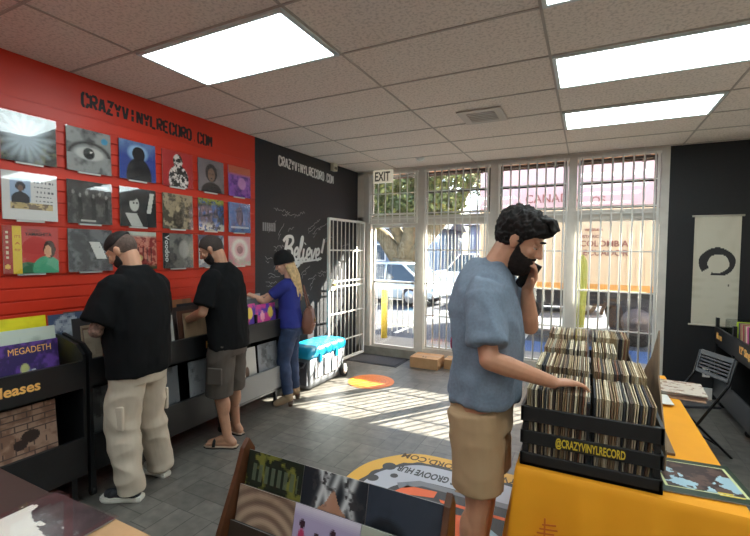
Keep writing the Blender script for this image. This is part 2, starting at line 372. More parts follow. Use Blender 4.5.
def a_landscape(U,W):
    b = mix(flat(U,C(62,44,42)), C(96,70,62), (fb(U,W,9,151)-.5)*8); b = mix(b, C(166,196,208), ((W<.5+.2*np.sin(U*9))&(W>.16+.1*np.sin(U*7+1))).astype(float)*(fb(U,W,7,152)>.4))
    b = mix(b, C(54,72,46), (.2-W)*9*(fb(U,W,8,3)>.3)); e = ((U<.07)|(U>.93)|(W<.13)|(W>.9)).astype(float); b = mix(b, C(40,58,44), e)
    e2 = (((np.abs(U-.08)<.014)|(np.abs(U-.92)<.014))&(W>.13)&(W<.9)|((np.abs(W-.14)<.014)|(np.abs(W-.89)<.014))&(U>.07)&(U<.93)).astype(float); return mix(b, C(216,220,160), e2)
def a_sketch(U,W): return mix(flat(U,C(214,200,186)), C(150,108,86), (fb(U,W,9,161)-.54)*10)

# ------------------------------------------------------------------ room shell
D = 6.134; H = 2.98; RX = 5.40; BY = -3.2
def floor_material():
    m = bpy.data.materials.new('grey_vinyl_planks'); m.use_nodes = True; nt = m.node_tree; b = nt.nodes['Principled BSDF']
    tc = nt.nodes.new('ShaderNodeTexCoord')
    def brick(rot, sc):
        mp = nt.nodes.new('ShaderNodeMapping'); mp.inputs['Rotation'].default_value = (0,0,rot); nt.links.new(tc.outputs['Object'], mp.inputs[0])
        br = nt.nodes.new('ShaderNodeTexBrick'); br.inputs['Scale'].default_value = sc; br.inputs['Brick Width'].default_value = .46; br.inputs['Row Height'].default_value = .1533
        br.offset = .5; br.inputs['Mortar Size'].default_value = .004
        br.inputs['Color1'].default_value = s2l((.37,.355,.335))+(1,); br.inputs['Color2'].default_value = s2l((.44,.425,.40))+(1,); br.inputs['Mortar'].default_value = s2l((.29,.28,.265))+(1,)
        nt.links.new(mp.outputs[0], br.inputs[0]); return br
    b1 = brick(0,1); b2 = brick(PI/2,1)
    ck = nt.nodes.new('ShaderNodeTexChecker'); ck.inputs['Scale'].default_value = 1/.46; nt.links.new(tc.outputs['Object'], ck.inputs[0])
    mx = nt.nodes.new('ShaderNodeMixRGB'); nt.links.new(ck.outputs['Fac'], mx.inputs[0]); nt.links.new(b1.outputs[0], mx.inputs[1]); nt.links.new(b2.outputs[0], mx.inputs[2])
    n = nt.nodes.new('ShaderNodeTexNoise'); n.inputs['Scale'].default_value = 14; n.inputs['Detail'].default_value = 6; nt.links.new(tc.outputs['Object'], n.inputs[0])
    rp = nt.nodes.new('ShaderNodeValToRGB'); rp.color_ramp.elements[0].color = (.72,.72,.72,1); rp.color_ramp.elements[1].color = (1.15,1.15,1.15,1)
    rp.color_ramp.elements[0].position = .3; rp.color_ramp.elements[1].position = .7
    nt.links.new(n.outputs['Fac'], rp.inputs[0])
    m2 = nt.nodes.new('ShaderNodeMixRGB'); m2.blend_type = 'MULTIPLY'; m2.inputs[0].default_value = 1
    nt.links.new(mx.outputs[0], m2.inputs[1]); nt.links.new(rp.outputs[0], m2.inputs[2]); nt.links.new(m2.outputs[0], b.inputs['Base Color'])
    b.inputs['Roughness'].default_value = .36; return m
def ceil_material():
    m = bpy.data.materials.new('ceiling_tile'); m.use_nodes = True; nt = m.node_tree; b = nt.nodes['Principled BSDF']
    tc = nt.nodes.new('ShaderNodeTexCoord'); n = nt.nodes.new('ShaderNodeTexNoise'); n.inputs['Scale'].default_value = 55; n.inputs['Detail'].default_value = 3
    nt.links.new(tc.outputs['Object'], n.inputs[0]); r = nt.nodes.new('ShaderNodeValToRGB')
    r.color_ramp.elements[0].position = .36; r.color_ramp.elements[1].position = .52
    r.color_ramp.elements[0].color = s2l((.80,.755,.715))+(1,); r.color_ramp.elements[1].color = s2l((.90,.855,.815))+(1,)
    nt.links.new(n.outputs['Fac'], r.inputs[0]); nt.links.new(r.outputs[0], b.inputs['Base Color']); b.inputs['Roughness'].default_value = .9
    return m
fl = tag(mb().box((-.1,BY,-.1),(RX+.1,D+.12,0)).build('floor', floor_material()), kind='structure')
ce = tag(mb().box((-.1,BY,H+.004),(RX+.1,D+.1,H+.12)).build('ceiling', ceil_material()), kind='structure')
X0 = .7245; Y0 = 3.023
g = mb(mat('ceiling_grid', (172,162,151), .6))
for i in range(-1,6):
    x = X0+1.22*i
    if 0 < x < RX: g.box((x-.008,BY,H-.001),(x+.008,D,H+.006))
for j in range(-11,6):
    y = Y0+.61*j
    if BY < y < D: g.box((0,y-.008,H-.001),(RX,y+.008,H+.006))
g.build('grid', None, ce)
wl = tag(mb(RED).box((-.12,BY,0),(0,3.72,H)).box((-.12,3.72,0),(0,D,H), BLACKW).build('wall_left'), kind='structure')
tag(mb().box((RX,BY,0),(RX+.12,D,H)).build('wall_right', mat('white_wall', (226,222,214), .7)), kind='structure')
tag(mb().box((-.12,BY-.12,0),(RX+.12,BY,H)).build('wall_back', mat('rear_wall', (224,216,206), .7)), kind='structure')
tag(mb().box((4.27,D,-.1),(RX+.1,D+.12,H+.1)).build('wall_front', mat('black_front_paint', (21,21,25), .6, noise_s=30, noise_a=.12)), kind='structure')
tag(mb().box((4.27,D-.015,0),(4.76,D,.13)).build('baseboard_front', WHITE), kind='structure')
# slatwall
sw = mb(RED)
sw.box((0,BY,.12),(.012,3.70,2.68))
z = .14
while z < 2.62:
    sw.box((.012,BY,z+.008),(.022,3.70,z+.082)); z += .085
sw.box((.012,BY,2.60),(.024,3.70,2.68))
swo = sw.build('slatwall_panel', None); bevel(swo,.002,1)
swo.name = 'trim_3'; tag(swo, 'bright red slatted panel covering the left wall', kind='structure')
# lettering on the walls
FL = lambda h: (lambda a,b,t: V((h+t, a, b)))
b = mb(KLET); stencil(b, 'CRAZYVINYLRECORD.COM', lambda a,c,t: V((.0+t, 1.88+a, 2.765+c-.035*a/1.2)), 1.24, .095, .02)
b.build('lettering', None, wl)
b = mb(WLET); stencil(b, 'CRAZYVINYLRECORD.COM', lambda a,c,t: V((.0+t, 4.14+a, 2.74+c-.04*a)), 1.26, .11, .02)
b.build('lettering', None, wl)
# cursive Believe! (y along the wall, z up)
b = mb(WLET)
def cur(pts, y0, z0, sc, wd, slope=-.02):
    # smooth by Catmull-Rom
    P = [V((p[0],p[1],0)) for p in pts]; out = []
    for i in range(len(P)-1):
        p0 = P[max(i-1,0)]; p1 = P[i]; p2_ = P[i+1]; p3 = P[min(i+2,len(P)-1)]
        for k in range(6):
            t = k/6; out.append(.5*((2*p1)+(-p0+p2_)*t+(2*p0-5*p1+4*p2_-p3)*t*t+(-p0+3*p1-3*p2_+p3)*t**3))
    out.append(P[-1]); ribbon(b, [(y0+p.x*sc+p.y*sc*.18, z0+p.y*sc+slope*p.x*sc) for p in out], wd, lambda a,c,t: V((t,a,c)), .002)
BS = .288
cur([(.22,.95),(.12,.0)], 4.20, 1.575, BS, .05)
cur([(-.05,.8),(.15,1.0),(.5,1.02),(.62,.82),(.45,.6),(.22,.54)], 4.20, 1.575, BS, .042)
cur([(.22,.54),(.55,.5),(.66,.28),(.5,.04),(.15,-.04),(-.04,.1)], 4.20, 1.575, BS, .042)
def low_e(x): cur([(x,.22),(x+.18,.26),(x+.26,.42),(x+.16,.55),(x+.02,.42),(x+.02,.14),(x+.16,.0),(x+.34,.08)], 4.20, 1.575, BS, .036)
low_e(.82)
cur([(1.1,.1),(1.3,.6),(1.34,1.0),(1.24,1.02),(1.2,.6),(1.22,.1),(1.34,.02),(1.44,.1)], 4.20, 1.575, BS, .036)
cur([(1.5,.52),(1.5,.1),(1.6,.02),(1.72,.12)], 4.20, 1.575, BS, .036); cur([(1.54,.74),(1.56,.78)], 4.20, 1.575, BS, .045)
low_e(1.76)
cur([(2.12,.5),(2.24,.02),(2.42,.5),(2.5,.46)], 4.20, 1.575, BS, .036)
low_e(2.52)
cur([(3.1,1.05),(3.0,.34)], 4.20, 1.575, BS, .046); cur([(2.97,.08),(2.98,.12)], 4.20, 1.575, BS, .05)
cur([(-.3,-.3),(.9,-.18)], 4.20, 1.575, BS, .024, .0); cur([(1.5,-.12),(3.0,-.02)], 4.20, 1.575, BS, .024, .0)
cur([(.9,-.18),(1.5,-.12)], 4.20, 1.575, BS, .05, .0); cur([(1.45,-.1),(1.15,-.2),(1.3,-.24),(.9,-.46)], 4.20, 1.575, BS, .03, .0)
b.build('lettering', None, wl)
b = mb(mat('chalk_marker', (150,150,152), .7)); rs = random.Random(3)
for (y,z,ln,up) in [(4.05,2.2,.3,-.02),(4.2,2.13,.25,.02),(4.45,2.13,.22,.08),(3.95,1.95,.14,.1),(4.12,1.88,.12,.14),(4.32,1.95,.12,.05),(4.75,1.98,.3,.16),(5.0,2.0,.32,.14),(4.85,1.92,.2,.1),(4.05,1.72,.2,.03),(3.9,1.6,.12,.0),(4.05,1.5,.2,.1),(3.95,1.4,.2,-.02),(3.9,1.3,.2,.0),(4.6,1.38,.2,.1),(4.75,1.3,.2,.04),(4.8,1.2,.12,.1),(4.62,1.12,.16,-.05),(5.0,1.38,.25,.0),(4.05,1.2,.2,.05),(4.3,1.6,.0,.0),(5.15,1.86,.22,.02),(5.6,1.75,.25,.06),(5.5,1.5,.2,.05)]:
    pts = []; n = max(4,int(ln/.022))
    for k in range(n+1): pts.append((y+ln*k/n+rs.uniform(-.008,.008), z+up*k/n+rs.uniform(-.022,.022)))
    ribbon(b, pts, .006, lambda a,c,t: V((t,a,c)), .001)
    if rs.random() < .6: ribbon(b, [(p+.01,q-.045+rs.uniform(-.015,.015)) for p,q in pts[:max(3,n*2//3)]], .005, lambda a,c,t: V((t,a,c)), .001)
for k in range(7):
    ribbon(b, [(3.86+.034*k,2.02),(3.86+.034*k,1.92)], .02, lambda a,c,t: V((t,a,c)), .001)
b.build('marker_scribbles', None, wl)
# alarm box on the wall
t = empty('alarm_box', (0,5.3,2.87)); bevel(mb(mat('cream_plastic', (206,198,178), .5)).box((0,0,0),(.06,.11,.11)).build('housing', None, t), .008)
mb().box((.06,.02,.02),(.063,.09,.06)).build('grille', mat('grey_grille', (120,116,108), .6), t)
tag(t, 'small cream alarm box high on the black wall near the window', 'alarm box')

# ------------------------------------------------------------------ storefront: frames, glass, door
def frame_rect(b, x0, x1, z0, z1, wd, y0, y1, m=None):
    b.box((x0,y0,z0),(x0+wd,y1,z1),m).box((x1-wd,y0,z0),(x1,y1,z1),m).box((x0+wd,y0,z0),(x1-wd,y1,z0+wd),m).box((x0+wd,y0,z1-wd),(x1-wd,y1,z1),m)
st = mb(ALU)
st.box((0,D,-.1),(.10,D+.12,H+.1)).box((.10,D+.01,0),(.24,D+.1,H))
st.box((0,D,2.13),(4.27,D+.1,2.25)).box((0,D,H-.05),(4.27,D+.12,H+.1))
for x0,x1 in ((1.06,1.17),(2.16,2.27),(3.17,3.27),(4.185,4.27)): st.box((x0,D-.01,0),(x1,D+.1,H))
st.box((1.17,D,-.1),(4.185,D+.12,.20))
tag(st.build('trim_1'), kind='structure')
tag(mb().box((.0,D,-.1),(1.17,D+.12,.13)).build('trim_2', mat('door_threshold', (140,134,126), .6, noise_s=10)), kind='structure')
wins = [(1.17,2.16),(2.27,3.17),(3.27,4.185)]
for k,(x0,x1) in enumerate([(.24,1.06)]+wins):
    t = empty('window_%d'%(k+1), (0,0,0)); tag(t, kind='structure')
    b = mb(BROWNF if k else ALU)
    frame_rect(b, x0+.01, x1-.01, 2.27, 2.90, .03, D+.02, D+.06)
    if k: b.box((x0+.03,D+.02,2.585),(x1-.03,D+.06,2.62))
    b.build('transom_frame', None, t)
    mb().box((x0+.03,D+.038,2.29),(x1-.03,D+.044,2.89)).build('transom_pane', GLASS, t)
    if k:
        b = mb(ALU); frame_rect(b, x0, x1, .20, 2.13, .025, D+.03, D+.07); b.build('window_frame', None, t)
        mb().box((x0+.02,D+.047,.22),(x1-.02,D+.053,2.11)).build('pane', GLASS, t)
dr = empty('door_1', (.27,D+.04,0)); tag(dr, kind='structure')
b = mb(ALU); frame_rect(b, 0, .79, .13, 2.12, .045, -.02, .03); b.build('door_frame', None, dr)
mb().box((.04,0,.17),(.75,.008,2.08)).build('pane', GLASS, dr)
mb().box((.03,-.06,1.18),(.76,-.03,1.215)).box((.05,-.06,1.18),(.08,0,1.215)).box((.71,-.06,1.18),(.74,0,1.215)).build('push_bar', WHITE, dr)
# security bars, one grille per bay
def grille(x0, x1, zb, n, label):
    t = empty('security_grille', (x0, D-.05, 0))
    for k in range(n):
        x = (x1-x0)*k/(n-1); mb(WHITE).cyl((x,0,zb),(x,0,2.93),.0105,8).build('bar', None, t, True)
    for z in ([2.60,2.28,2.20]+([1.72,1.21,.72,.24] if zb < 1 else [])):
        mb(WHITE).box((-.04,-.006,z-.008),(x1-x0+.04,.006,z+.008)).build('rail', None, t)
    mb(WHITE).box((-.06,-.008,2.90),(x1-x0+.06,.008,2.93)).build('rail', None, t)
    for x in (-.035, x1-x0+.035):
        mb(WHITE).box((x-.012,-.01,zb-.02),(x+.012,.012,2.93)).build('side_rail', None, t)
        for z in (2.5,2.2): mb(WHITE).box((x-.008,0,z-.01),(x+.008,.07,z+.01)).build('bracket', None, t)
    return tag(t, label, 'window bars')
grille(.28,1.03,2.15,7,'short white security bars in front of the window above the door')
grille(1.24,2.10,.22,9,'white security bars over the tall window next to the door')
grille(2.33,3.12,.22,8,'white security bars over the middle tall window behind the bearded man')
grille(3.33,4.12,.22,8,'white security bars over the tall window nearest the scroll')
# open gate along the black wall
t = empty('security_gate', (.16,6.06,.04))
b = mb(WHITE); L = .96
for a,c in (((0,0,0),(0,0,2.12)),((0,-L,0),(0,-L,2.12)),((0,0,.01),(0,-L,.01)),((0,0,2.11),(0,-L,2.11))): b.bar(a,c,.034,.034)
o = b.build('gate_frame', None, t)
t.rotation_euler = (0,0,math.radians(-3))
for k in range(1,9): mb(WHITE).cyl((0,-L*k/9,.02),(0,-L*k/9,2.1),.0075,8).build('bar', None, t, True)
for z in (.3,.72,1.12,1.2,1.66): mb(WHITE).box((-.005,-L,z-.01),(.005,0,z+.01)).build('rail', None, t)
mb(WHITE).box((-.02,-L+.02,1.08),(.03,-L+.12,1.24)).build('lock_box', None, t)
mb(mat('brass', (190,160,90), .3, .8)).cyl((.03,-L+.06,1.16),(.07,-L+.06,1.16),.02,12).build('knob', None, t, True)
tag(t, 'white barred security gate swung open against the black wall beside the door', 'gate')
# EXIT sign
t = empty('exit_sign', (.36,5.98,2.76))
bevel(mb(mat('sign_plastic', (214,206,186), .5, emit=.25)).box((0,0,0),(.33,.05,.20)).build('housing', None, t),.006)
text('lettering','EXIT',.20,frame((.035,-.002,.03),(1,0,0),(0,0,1)),mat('sign_letters',(70,60,44),.6),t,width=.26,offset=.004)
mb(ALU).box((.14,.02,.20),(.18,.04,.222)).build('bracket', None, t)
tag(t, 'pale exit sign with dark letters hanging from the ceiling above the door', 'exit sign')

# ------------------------------------------------------------------ ceiling fixtures
LIGHTM = mat('light_diffuser', (232,248,250), .4, emit=PANEL)
def ceiling_light(i, j, label, group=None):
    x = X0+1.22*i; y = Y0+.61*j
    t = empty('ceiling_light', (x,y,H))
    b = mb(mat('light_frame', (206,212,212), .5)); 
    for (a,c) in (((.01,.01),(1.21,.035)),((.01,.575),(1.21,.60)),((.01,.035),(.035,.575)),((1.185,.035),(1.21,.575))): b.box((a[0],a[1],-.014),(c[0],c[1],.0))
    b.build('frame', None, t)
    mb().box((.03,.03,-.010),(1.19,.58,-.004)).build('diffuser', LIGHTM, t)
    tag(t, label, 'ceiling light', group)
ceiling_light(0,-2,'long ceiling light panel nearest the red wall')
ceiling_light(2,0,'large fluorescent ceiling panel at the right edge of the photo')
ceiling_light(2,2,'farthest fluorescent ceiling panel, nearest the window wall')
ceiling_light(2,-2,'fluorescent ceiling panel whose corner just shows at the top edge')
for i,j in ((0,-5),(2,-5),(0,-8),(2,-8)): ceiling_light(i,j,'fluorescent ceiling panel behind the viewer','ceiling lights behind the viewer')
t = empty('ceiling_vent', (2.50,4.05,H))
b = mb(mat('vent_metal',(186,176,166),.5)); 
for q in range(4):
    M = Matrix.Rotation(PI/2*q,4,'Z'); b.prism([(-.20,-.20),(.20,-.20),(.13,-.13),(-.13,-.13)], -.012, 0, 2, None, M)
b.build('frame', None, t)
b = mb(mat('vent_dark',(96,84,76),.6)).box((-.13,-.13,-.004),(.13,.13,0)); b.build('backing', None, t)
for k in range(5): mb(mat('vent_metal',(0,0,0))).box((-.13,-.11+.05*k,-.012),(.13,-.085+.05*k,-.003)).build('slat', None, t)
tag(t, 'square metal air vent with slats in the ceiling', 'ceiling vent')
t = empty('smoke_detector', (1.33,5.5,H)); mb(WHITE).cyl((0,0,-.03),(0,0,0),.05,20,None,.06).build('housing', None, t, True); mb(WHITE).cyl((0,0,-.04),(0,0,-.03),.03,16).build('sensor', None, t, True)
tag(t, 'small round white detector on the ceiling near the door', 'smoke detector')

# ------------------------------------------------------------------ wall records
WR = [[(a_burst,'dark record sleeve with a pale blue starburst'),(a_eye,'black and white record sleeve showing a large eye'),(a_blue_sil,'blue record sleeve with a dark head silhouette'),(a_red_fig,'red record sleeve with a black and white figure'),(a_portrait(C(126,118,124),C(130,98,84),C(44,36,40),C(66,58,66)),'grey portrait record sleeve'),(a_sunset,'purple record sleeve with an orange top band')],
      [(a_card,'white record sleeve printed like an identity card'),(a_band,'dark grey record sleeve with pale vertical figures'),(a_bwface,'black record sleeve with a white face and hand'),(a_sepia,'sepia brown record sleeve with a seated figure'),(a_crowd,'dark record sleeve with a blue crowd and yellow green top'),(a_bluefig,'blue record sleeve with a dark upright figure')],
      [(a_strip,'red record sleeve with a yellow strip and green figure'),(a_rock,'dark grey rocky record sleeve with a white patch'),(a_redcrowd,'reddish record sleeve crowded with figures'),(a_vertical,'grey record sleeve with white lettering running down its edge'),(a_greyblue,'grey blue record sleeve half hidden by a man\'s head'),(a_pinkring,'pink record sleeve with a white ring')]]
rown = ['top','middle','bottom']; coln = ['first','second','third','fourth','fifth','last']
def wtext(parent, s, a, c, size, m, width=None, off=0, rot=False):
    # lettering on a cover: local x across, z up, front at -y
    M = frame((a,-.0006,c),(1,0,0),(0,0,1)) if not rot else frame((a,-.0006,c),(0,0,-1),(1,0,0))
    return text('lettering', s, size, M, m, parent, .0003, off, width)
for r in range(3):
    for c_ in range(6):
        fn, ds = WR[r][c_]
        t = empty('record_sleeve', (0,0,0)); t.matrix_world = facing_px(.046, 1.36+.385*c_, (2.265,1.88,1.52)[r], .03)
        art_grid(fn, 44, .318, .318, .008, parent=t)
        mb().box((-.004,-.003,-.003),(.322,-.0022,.322)).build('plastic_cover', glass_mat('sleeve_plastic', (.97,.97,.97), .045) if 'SP' not in MATS else MATS['SP'], t)
        if 'SP' not in MATS: MATS['SP'] = t.children[-1].data.materials[0]
        mb(WHITE).box((.08,.008,-.012),(.24,.02,.004)).build('hanger', None, t)
        if (r,c_) == (2,0): wtext(t,'YAMASHITA',.12,.255,.035,KLET,.16,.001); wtext(t,'TATSURO',.13,.282,.028,KLET,.08); [wtext(t,w_,.063,.24-k*.045,.024,mat('redink',(190,40,30)),.03) for k,w_ in enumerate(("IT'S",'A','POP'))]
        if (r,c_) == (2,3): wtext(t,'Voodoo',.02,.30,.06,WLET,.24,.001,True)
        if (r,c_) == (0,0): wtext(t,'RAMP',.03,.27,.03,WLET,.1) if False else None
        tag(t, '%s, %s in %s wall row' % (ds.replace(' printed like an',' like an').replace(' with white lettering running down its edge',' with white vertical lettering').replace(' half hidden by a man\'s head',' behind a head'), coln[c_], rown[r]), 'record', 'records displayed on the red wall')

# ------------------------------------------------------------------ left record bins
def record_bin(y0, y1, label, sign=None, sy=None, grey=False):
    t = empty('record_bin', (.0,y0,0)); W_ = y1-y0; P = BLACK
    for y in (0, W_-.02): 
        mb(P).prism([(.03,.0),(.06,.0),(.05,.2),(.50,.2),(.50,1.0),(.42,1.06),(.03,1.14)], y, y+.02, 1).build('side_panel', None, t)
    mb(P).box((.03,.02,.2),(.045,W_-.02,1.10)).build('back_panel', None, t)
    mb(P).add([(.05,.02,.98),(.47,.02,.80),(.47,W_-.02,.80),(.02,W_-.02,.98),(.02,.02,.96),(.47,.02,.78),(.47,W_-.02,.78),(.02,W_-.02,.96)],[(0,1,2,3),(7,6,5,4),(0,4,5,1),(1,5,6,2),(2,6,7,3),(3,7,4,0)]).build('upper_tray', None, t)
    fp = mb(P).box((.47,.02,.78),(.50,W_-.02,.96)).build('upper_front_panel', None, t)
    mb(P).box((.02,.02,.20),(.50,W_-.02,.23)).build('lower_shelf', None, t)
    lp = mb(GREYB if grey else P).box((.485,.02,.23),(.51,W_-.02,.455)).build('lower_front_panel', None, t)
    if grey: lp['label'] = 'grey lower front panel'
    mb(P).box((.02,W_/2-.01,.23),(.48,W_/2+.01,.44)).box((.02,W_/2-.008,.80),(.46,W_/2+.008,1.04)).build('divider', None, t)
    for x in (.04,.42):
        for y in (.04,W_-.06):
            c = mb(mat('caster_rubber',(20,20,20),.6)).cyl((x,y,.03),(x,y+.025,.03),.03,14).build('caster', None, t, True)
            mb(mat('dark_metal',(60,60,62),.4,.7)).box((x-.015,y-.005,.03),(x+.015,y+.03,.2)).build('caster_bracket', None, c)
    if sign: text('lettering', sign, .085, frame((.501,sy,.845),(0,1,0),(0,0,1)), ORANGE, fp, .001, .002)
    return tag(t, label, 'record bin')
record_bin(.02,1.60,'black record bin with orange lettering at the left edge of the photo','New Releases',.835)
record_bin(1.62,2.86,'black record bin in front of the two men in black shirts','Items',.95)
record_bin(2.88,3.62,'black record bin with grey lower panel in front of the woman',None,None,True)
SLEEVE_LAB = {}
def bin_record(fn, x, y, z, label, lean=.16, n=30, group='records in the bins along the left wall', yawd=0):
    o = art_grid(fn, n, .315, .315, .006, name='record_sleeve'); o.matrix_world = facing_px(x-.03,y,z,lean,yawd)
    return tag(o, label, 'record', group)
# x here is the sleeve's bottom edge; trays slope down to the front
m_ = bin_record(a_megad, .475, 1.165, .81, 'purple record sleeve with orange band lettering, front of the bin with orange lettering', .12, 44)
text('lettering','MEGADETH',.056,frame((.055,-.0008,.25),(1,0,0),(0,0,1)),ORANGE,m_,.0003,0,.22)
bin_record(a_plain(196,204,190,3), .36, 1.21, .875, 'pale green white record sleeve standing just behind the purple one', .14)
bin_record(a_plain(228,214,40,4,.08), .23, 1.22, .93, 'bright yellow record sleeve at the back of the left bin', .14)
bin_record(a_plain(150,170,176,6), .47, .83, .815, 'pale blue record sleeve cut by the left edge of the photo', .12)
bin_record(a_plain(90,60,50,7), .3, .86, .9, 'brown record sleeve at the left edge, behind the pale blue one', .14)
bin_record(a_greyblue, .24, 1.53-.315+.33, .925, 'grey and white record sleeve at the back behind the tattooed forearm', .14)
for k,(cc,x) in enumerate((((160,140,118),.40),((120,92,72),.43),((176,160,140),.455))): bin_record(a_plain(*cc,k+9), x, 1.66, .825+(.46-x)*.4, 'worn brown record sleeve between the first man\'s hands', .12+.03*k, 16)
for k,(cc,x,y) in enumerate((((60,58,60),.3,1.66),((88,70,64),.2,1.66),((110,100,96),.2,2.02),((70,40,36),.33,2.04),((180,176,168),.43,2.04))): bin_record(a_plain(*cc,k+19), x, y, .825+(.46-x)*.4, ('dark','reddish brown','grey','dark red','pale grey')[k]+' record sleeve in the bin before the first man in black', .14, 16)
for k,(cc,x,y) in enumerate((((140,92,60),.2,2.42),((60,50,48),.33,2.42),((96,64,50),.40,2.42),((168,140,110),.45,2.44),((44,44,50),.3,2.5))): bin_record(a_plain(*cc,k+29), x, y, .825+(.46-x)*.4+.003*k, ('tan','black brown','chestnut','sand coloured','charcoal')[k]+' record sleeve in the bin before the second man in black', .14, 16)
bin_record(a_pinkpop, .475, 2.95, .84, 'bright pink and purple record sleeve in the bin by the woman', .1, 40)
bin_record(a_pinkpop, .455, 3.28, .815, 'pink and yellow record sleeve beside the woman\'s jeans', .1, 20)
for k,(cc,x,y) in enumerate((((70,72,78),.40,2.93),((150,150,150),.32,2.92),((52,52,60),.22,2.93),((96,98,104),.36,3.27),((180,182,182),.27,3.27))): bin_record(a_plain(*cc,k+39), x, y, .83+(.46-x)*.4, ('dark grey','light grey','black blue','mid grey','whitish')[k]+' record sleeve under the woman\'s hand', .14, 14)
# lower shelf records
bin_record(a_brick, .478, 1.14, .425, 'sleeve printed like a brown brick wall, lower shelf of the left bin', .1, 44, 'records on the lower shelves')
bin_record(a_plain(84,70,62,8), .44, .80, .42, 'dull brown sleeve at the left edge, lower shelf', .1, 16, 'records on the lower shelves')
for k,(y,cc) in enumerate(((1.68,(120,120,120)),(2.04,(100,104,108)),(2.46,(150,152,156)))): bin_record(a_plain(*cc,k+49,.6), .475, y, .42, ('grey','slate grey','plastic wrapped pale grey')[k]+' sleeve on the lower shelf behind a man\'s legs', .1, 20, 'records on the lower shelves')
bin_record(a_whitefig, .478, 2.95, .40, 'white sleeve with a brown figure, lower shelf beside the woman', .1, 44, 'records on the lower shelves')
bin_record(a_plain(140,142,148,58,.6), .475, 3.3, .40, 'grey sleeve behind the woman\'s legs, lower shelf', .1, 20, 'records on the lower shelves')

# ------------------------------------------------------------------ right side: shelf unit, scroll, chair
t = empty('record_shelf', (4.74,3.1,0)); Lr = 2.9
for y in (0,.75,1.50,2.25,Lr-.025): mb(BLACK).box((0,y,.10),(.6,y+.025,.80)).box((0,y,.70),(.03,y+.04,.98)).build('upright', None, t)
mb(BLACK).box((0,0,.10),(.6,Lr,.13)).build('bottom_shelf', None, t)
mb(BLACK).box((.02,0,.66),(.6,Lr,.69)).build('tray_shelf', None, t)
fp = mb(BLACK).box((-.01,0,.70),(.012,Lr,.88)).build('front_panel', None, t)
mb(BLACK).box((.57,0,.13),(.6,Lr,1.22)).build('back_panel', None, t)
mb(BLACK).box((.3,0,.84),(.32,Lr,1.06)).build('tray_step', None, t)
lp = mb(mat('lower_panel_dark',(48,48,50),.5)).box((.0,0,.13),(.015,Lr,.34)).build('lower_front_panel', None, t)
for y in (.1,.95,1.9,2.75):
    c = mb(mat('caster_rubber',(0,0,0))).cyl((.06,y,.03),(.06,y+.025,.03),.03,14).build('caster', None, t, True)
    mb(mat('dark_metal',(0,0,0))).box((.045,y-.005,.03),(.075,y+.03,.11)).build('caster_bracket', None, c)
for s_,y in (('Blues',2.80),('12" Singles',2.02)):
    text('lettering', s_, .095, frame((-.0115,y,.765),(0,-1,0),(0,0,1)), ORANGE, fp, .001, .003)
tag(t, 'black record shelf with orange lettering running along the right edge', 'record shelf')
rs = random.Random(5)
proto = []
def sleeve_proto(k, cc, th):
    o = mb(mat('sleeve_edge_%d'%k, cc, .75, noise_s=20, noise_a=.2)).box((-th/2,0,0),(th/2,.315,.315)).build('record_sleeve'); return o
EDGE = [(184,160,124),(150,120,88),(212,196,166),(104,74,52),(78,62,50),(176,150,112),(56,44,38),(132,106,80),(198,180,148),(50,48,50),(150,98,70),(170,158,138)]
protos = [sleeve_proto(k, c_, .0035+.0035*((k*7)%5)/4) for k,c_ in enumerate(EDGE)]
used = set()
def put_edge(k, x, y, z, ry, rz, label, group, ax=0):
    if k in used: o = protos[k].copy(); COL.objects.link(o)
    else: o = protos[k]; used.add(k)
    o.location = (x,y,z); o.rotation_euler = (0, ry, rz)
    return tag(o, label, 'record', group)
def block(x0, x1, y, z, lean0, lean1, step, label, group, y_j=.008):
    x = x0
    while x < x1:
        f = (x-x0)/(x1-x0); k = rs.choice([0,1,2,3,4,5,6,7,8,9,10,11,0,2,5,8])
        put_edge(k, x, y+rs.uniform(-y_j,y_j), z+rs.uniform(0,.006), lean0*(1-f)+lean1*f+rs.uniform(-.004,.004), rs.uniform(-.008,.008), label, group)
        x += step*rs.uniform(.85,1.15)
# records in the right shelf (planes across y)
for k in range(16):
    y = 4.72+.042*k; c_ = EDGE[(k*5)%12] if k % 3 else ((150,40,60),(200,60,140),(240,220,190),(60,60,80))[k%4]
    o = art_grid(a_plain(*[min(255,q+20) for q in c_],k+70,.15), 8, .29, .315, .005, name='record_sleeve'); o.matrix_world = Matrix.Translation((4.79,y,.70)) @ Matrix.Rotation(-.14,4,'X')
    tag(o, 'record sleeve standing in the black shelf on the right, behind its numbered orange label', 'record', 'records in the right shelf')
o = mb(CLEAR).box((4.80,5.56,.70),(5.02,5.90,.99)).build('clear_sleeve_box'); bevel(o,.01); tag(o, 'clear plastic box standing in the right shelf nearest the scroll', 'plastic box')
o = art_grid(a_plain(196,220,60,4,.1), 8, .29, .315, .005, name='record_sleeve'); o.matrix_world = Matrix.Translation((4.79,5.46,.70)); tag(o, 'lime green record sleeve beside the clear plastic box', 'record')
o = art_grid(a_plain(60,180,60,4,.2), 8, .315, .315, .005, name='record_sleeve'); o.matrix_world = Matrix.Translation((4.80,3.75,.13)) @ Matrix.Rotation(-PI/2,4,'Z') @ Matrix.Translation((0,0,.02)); tag(o, 'green record sleeve on the bottom shelf at the right edge', 'record')
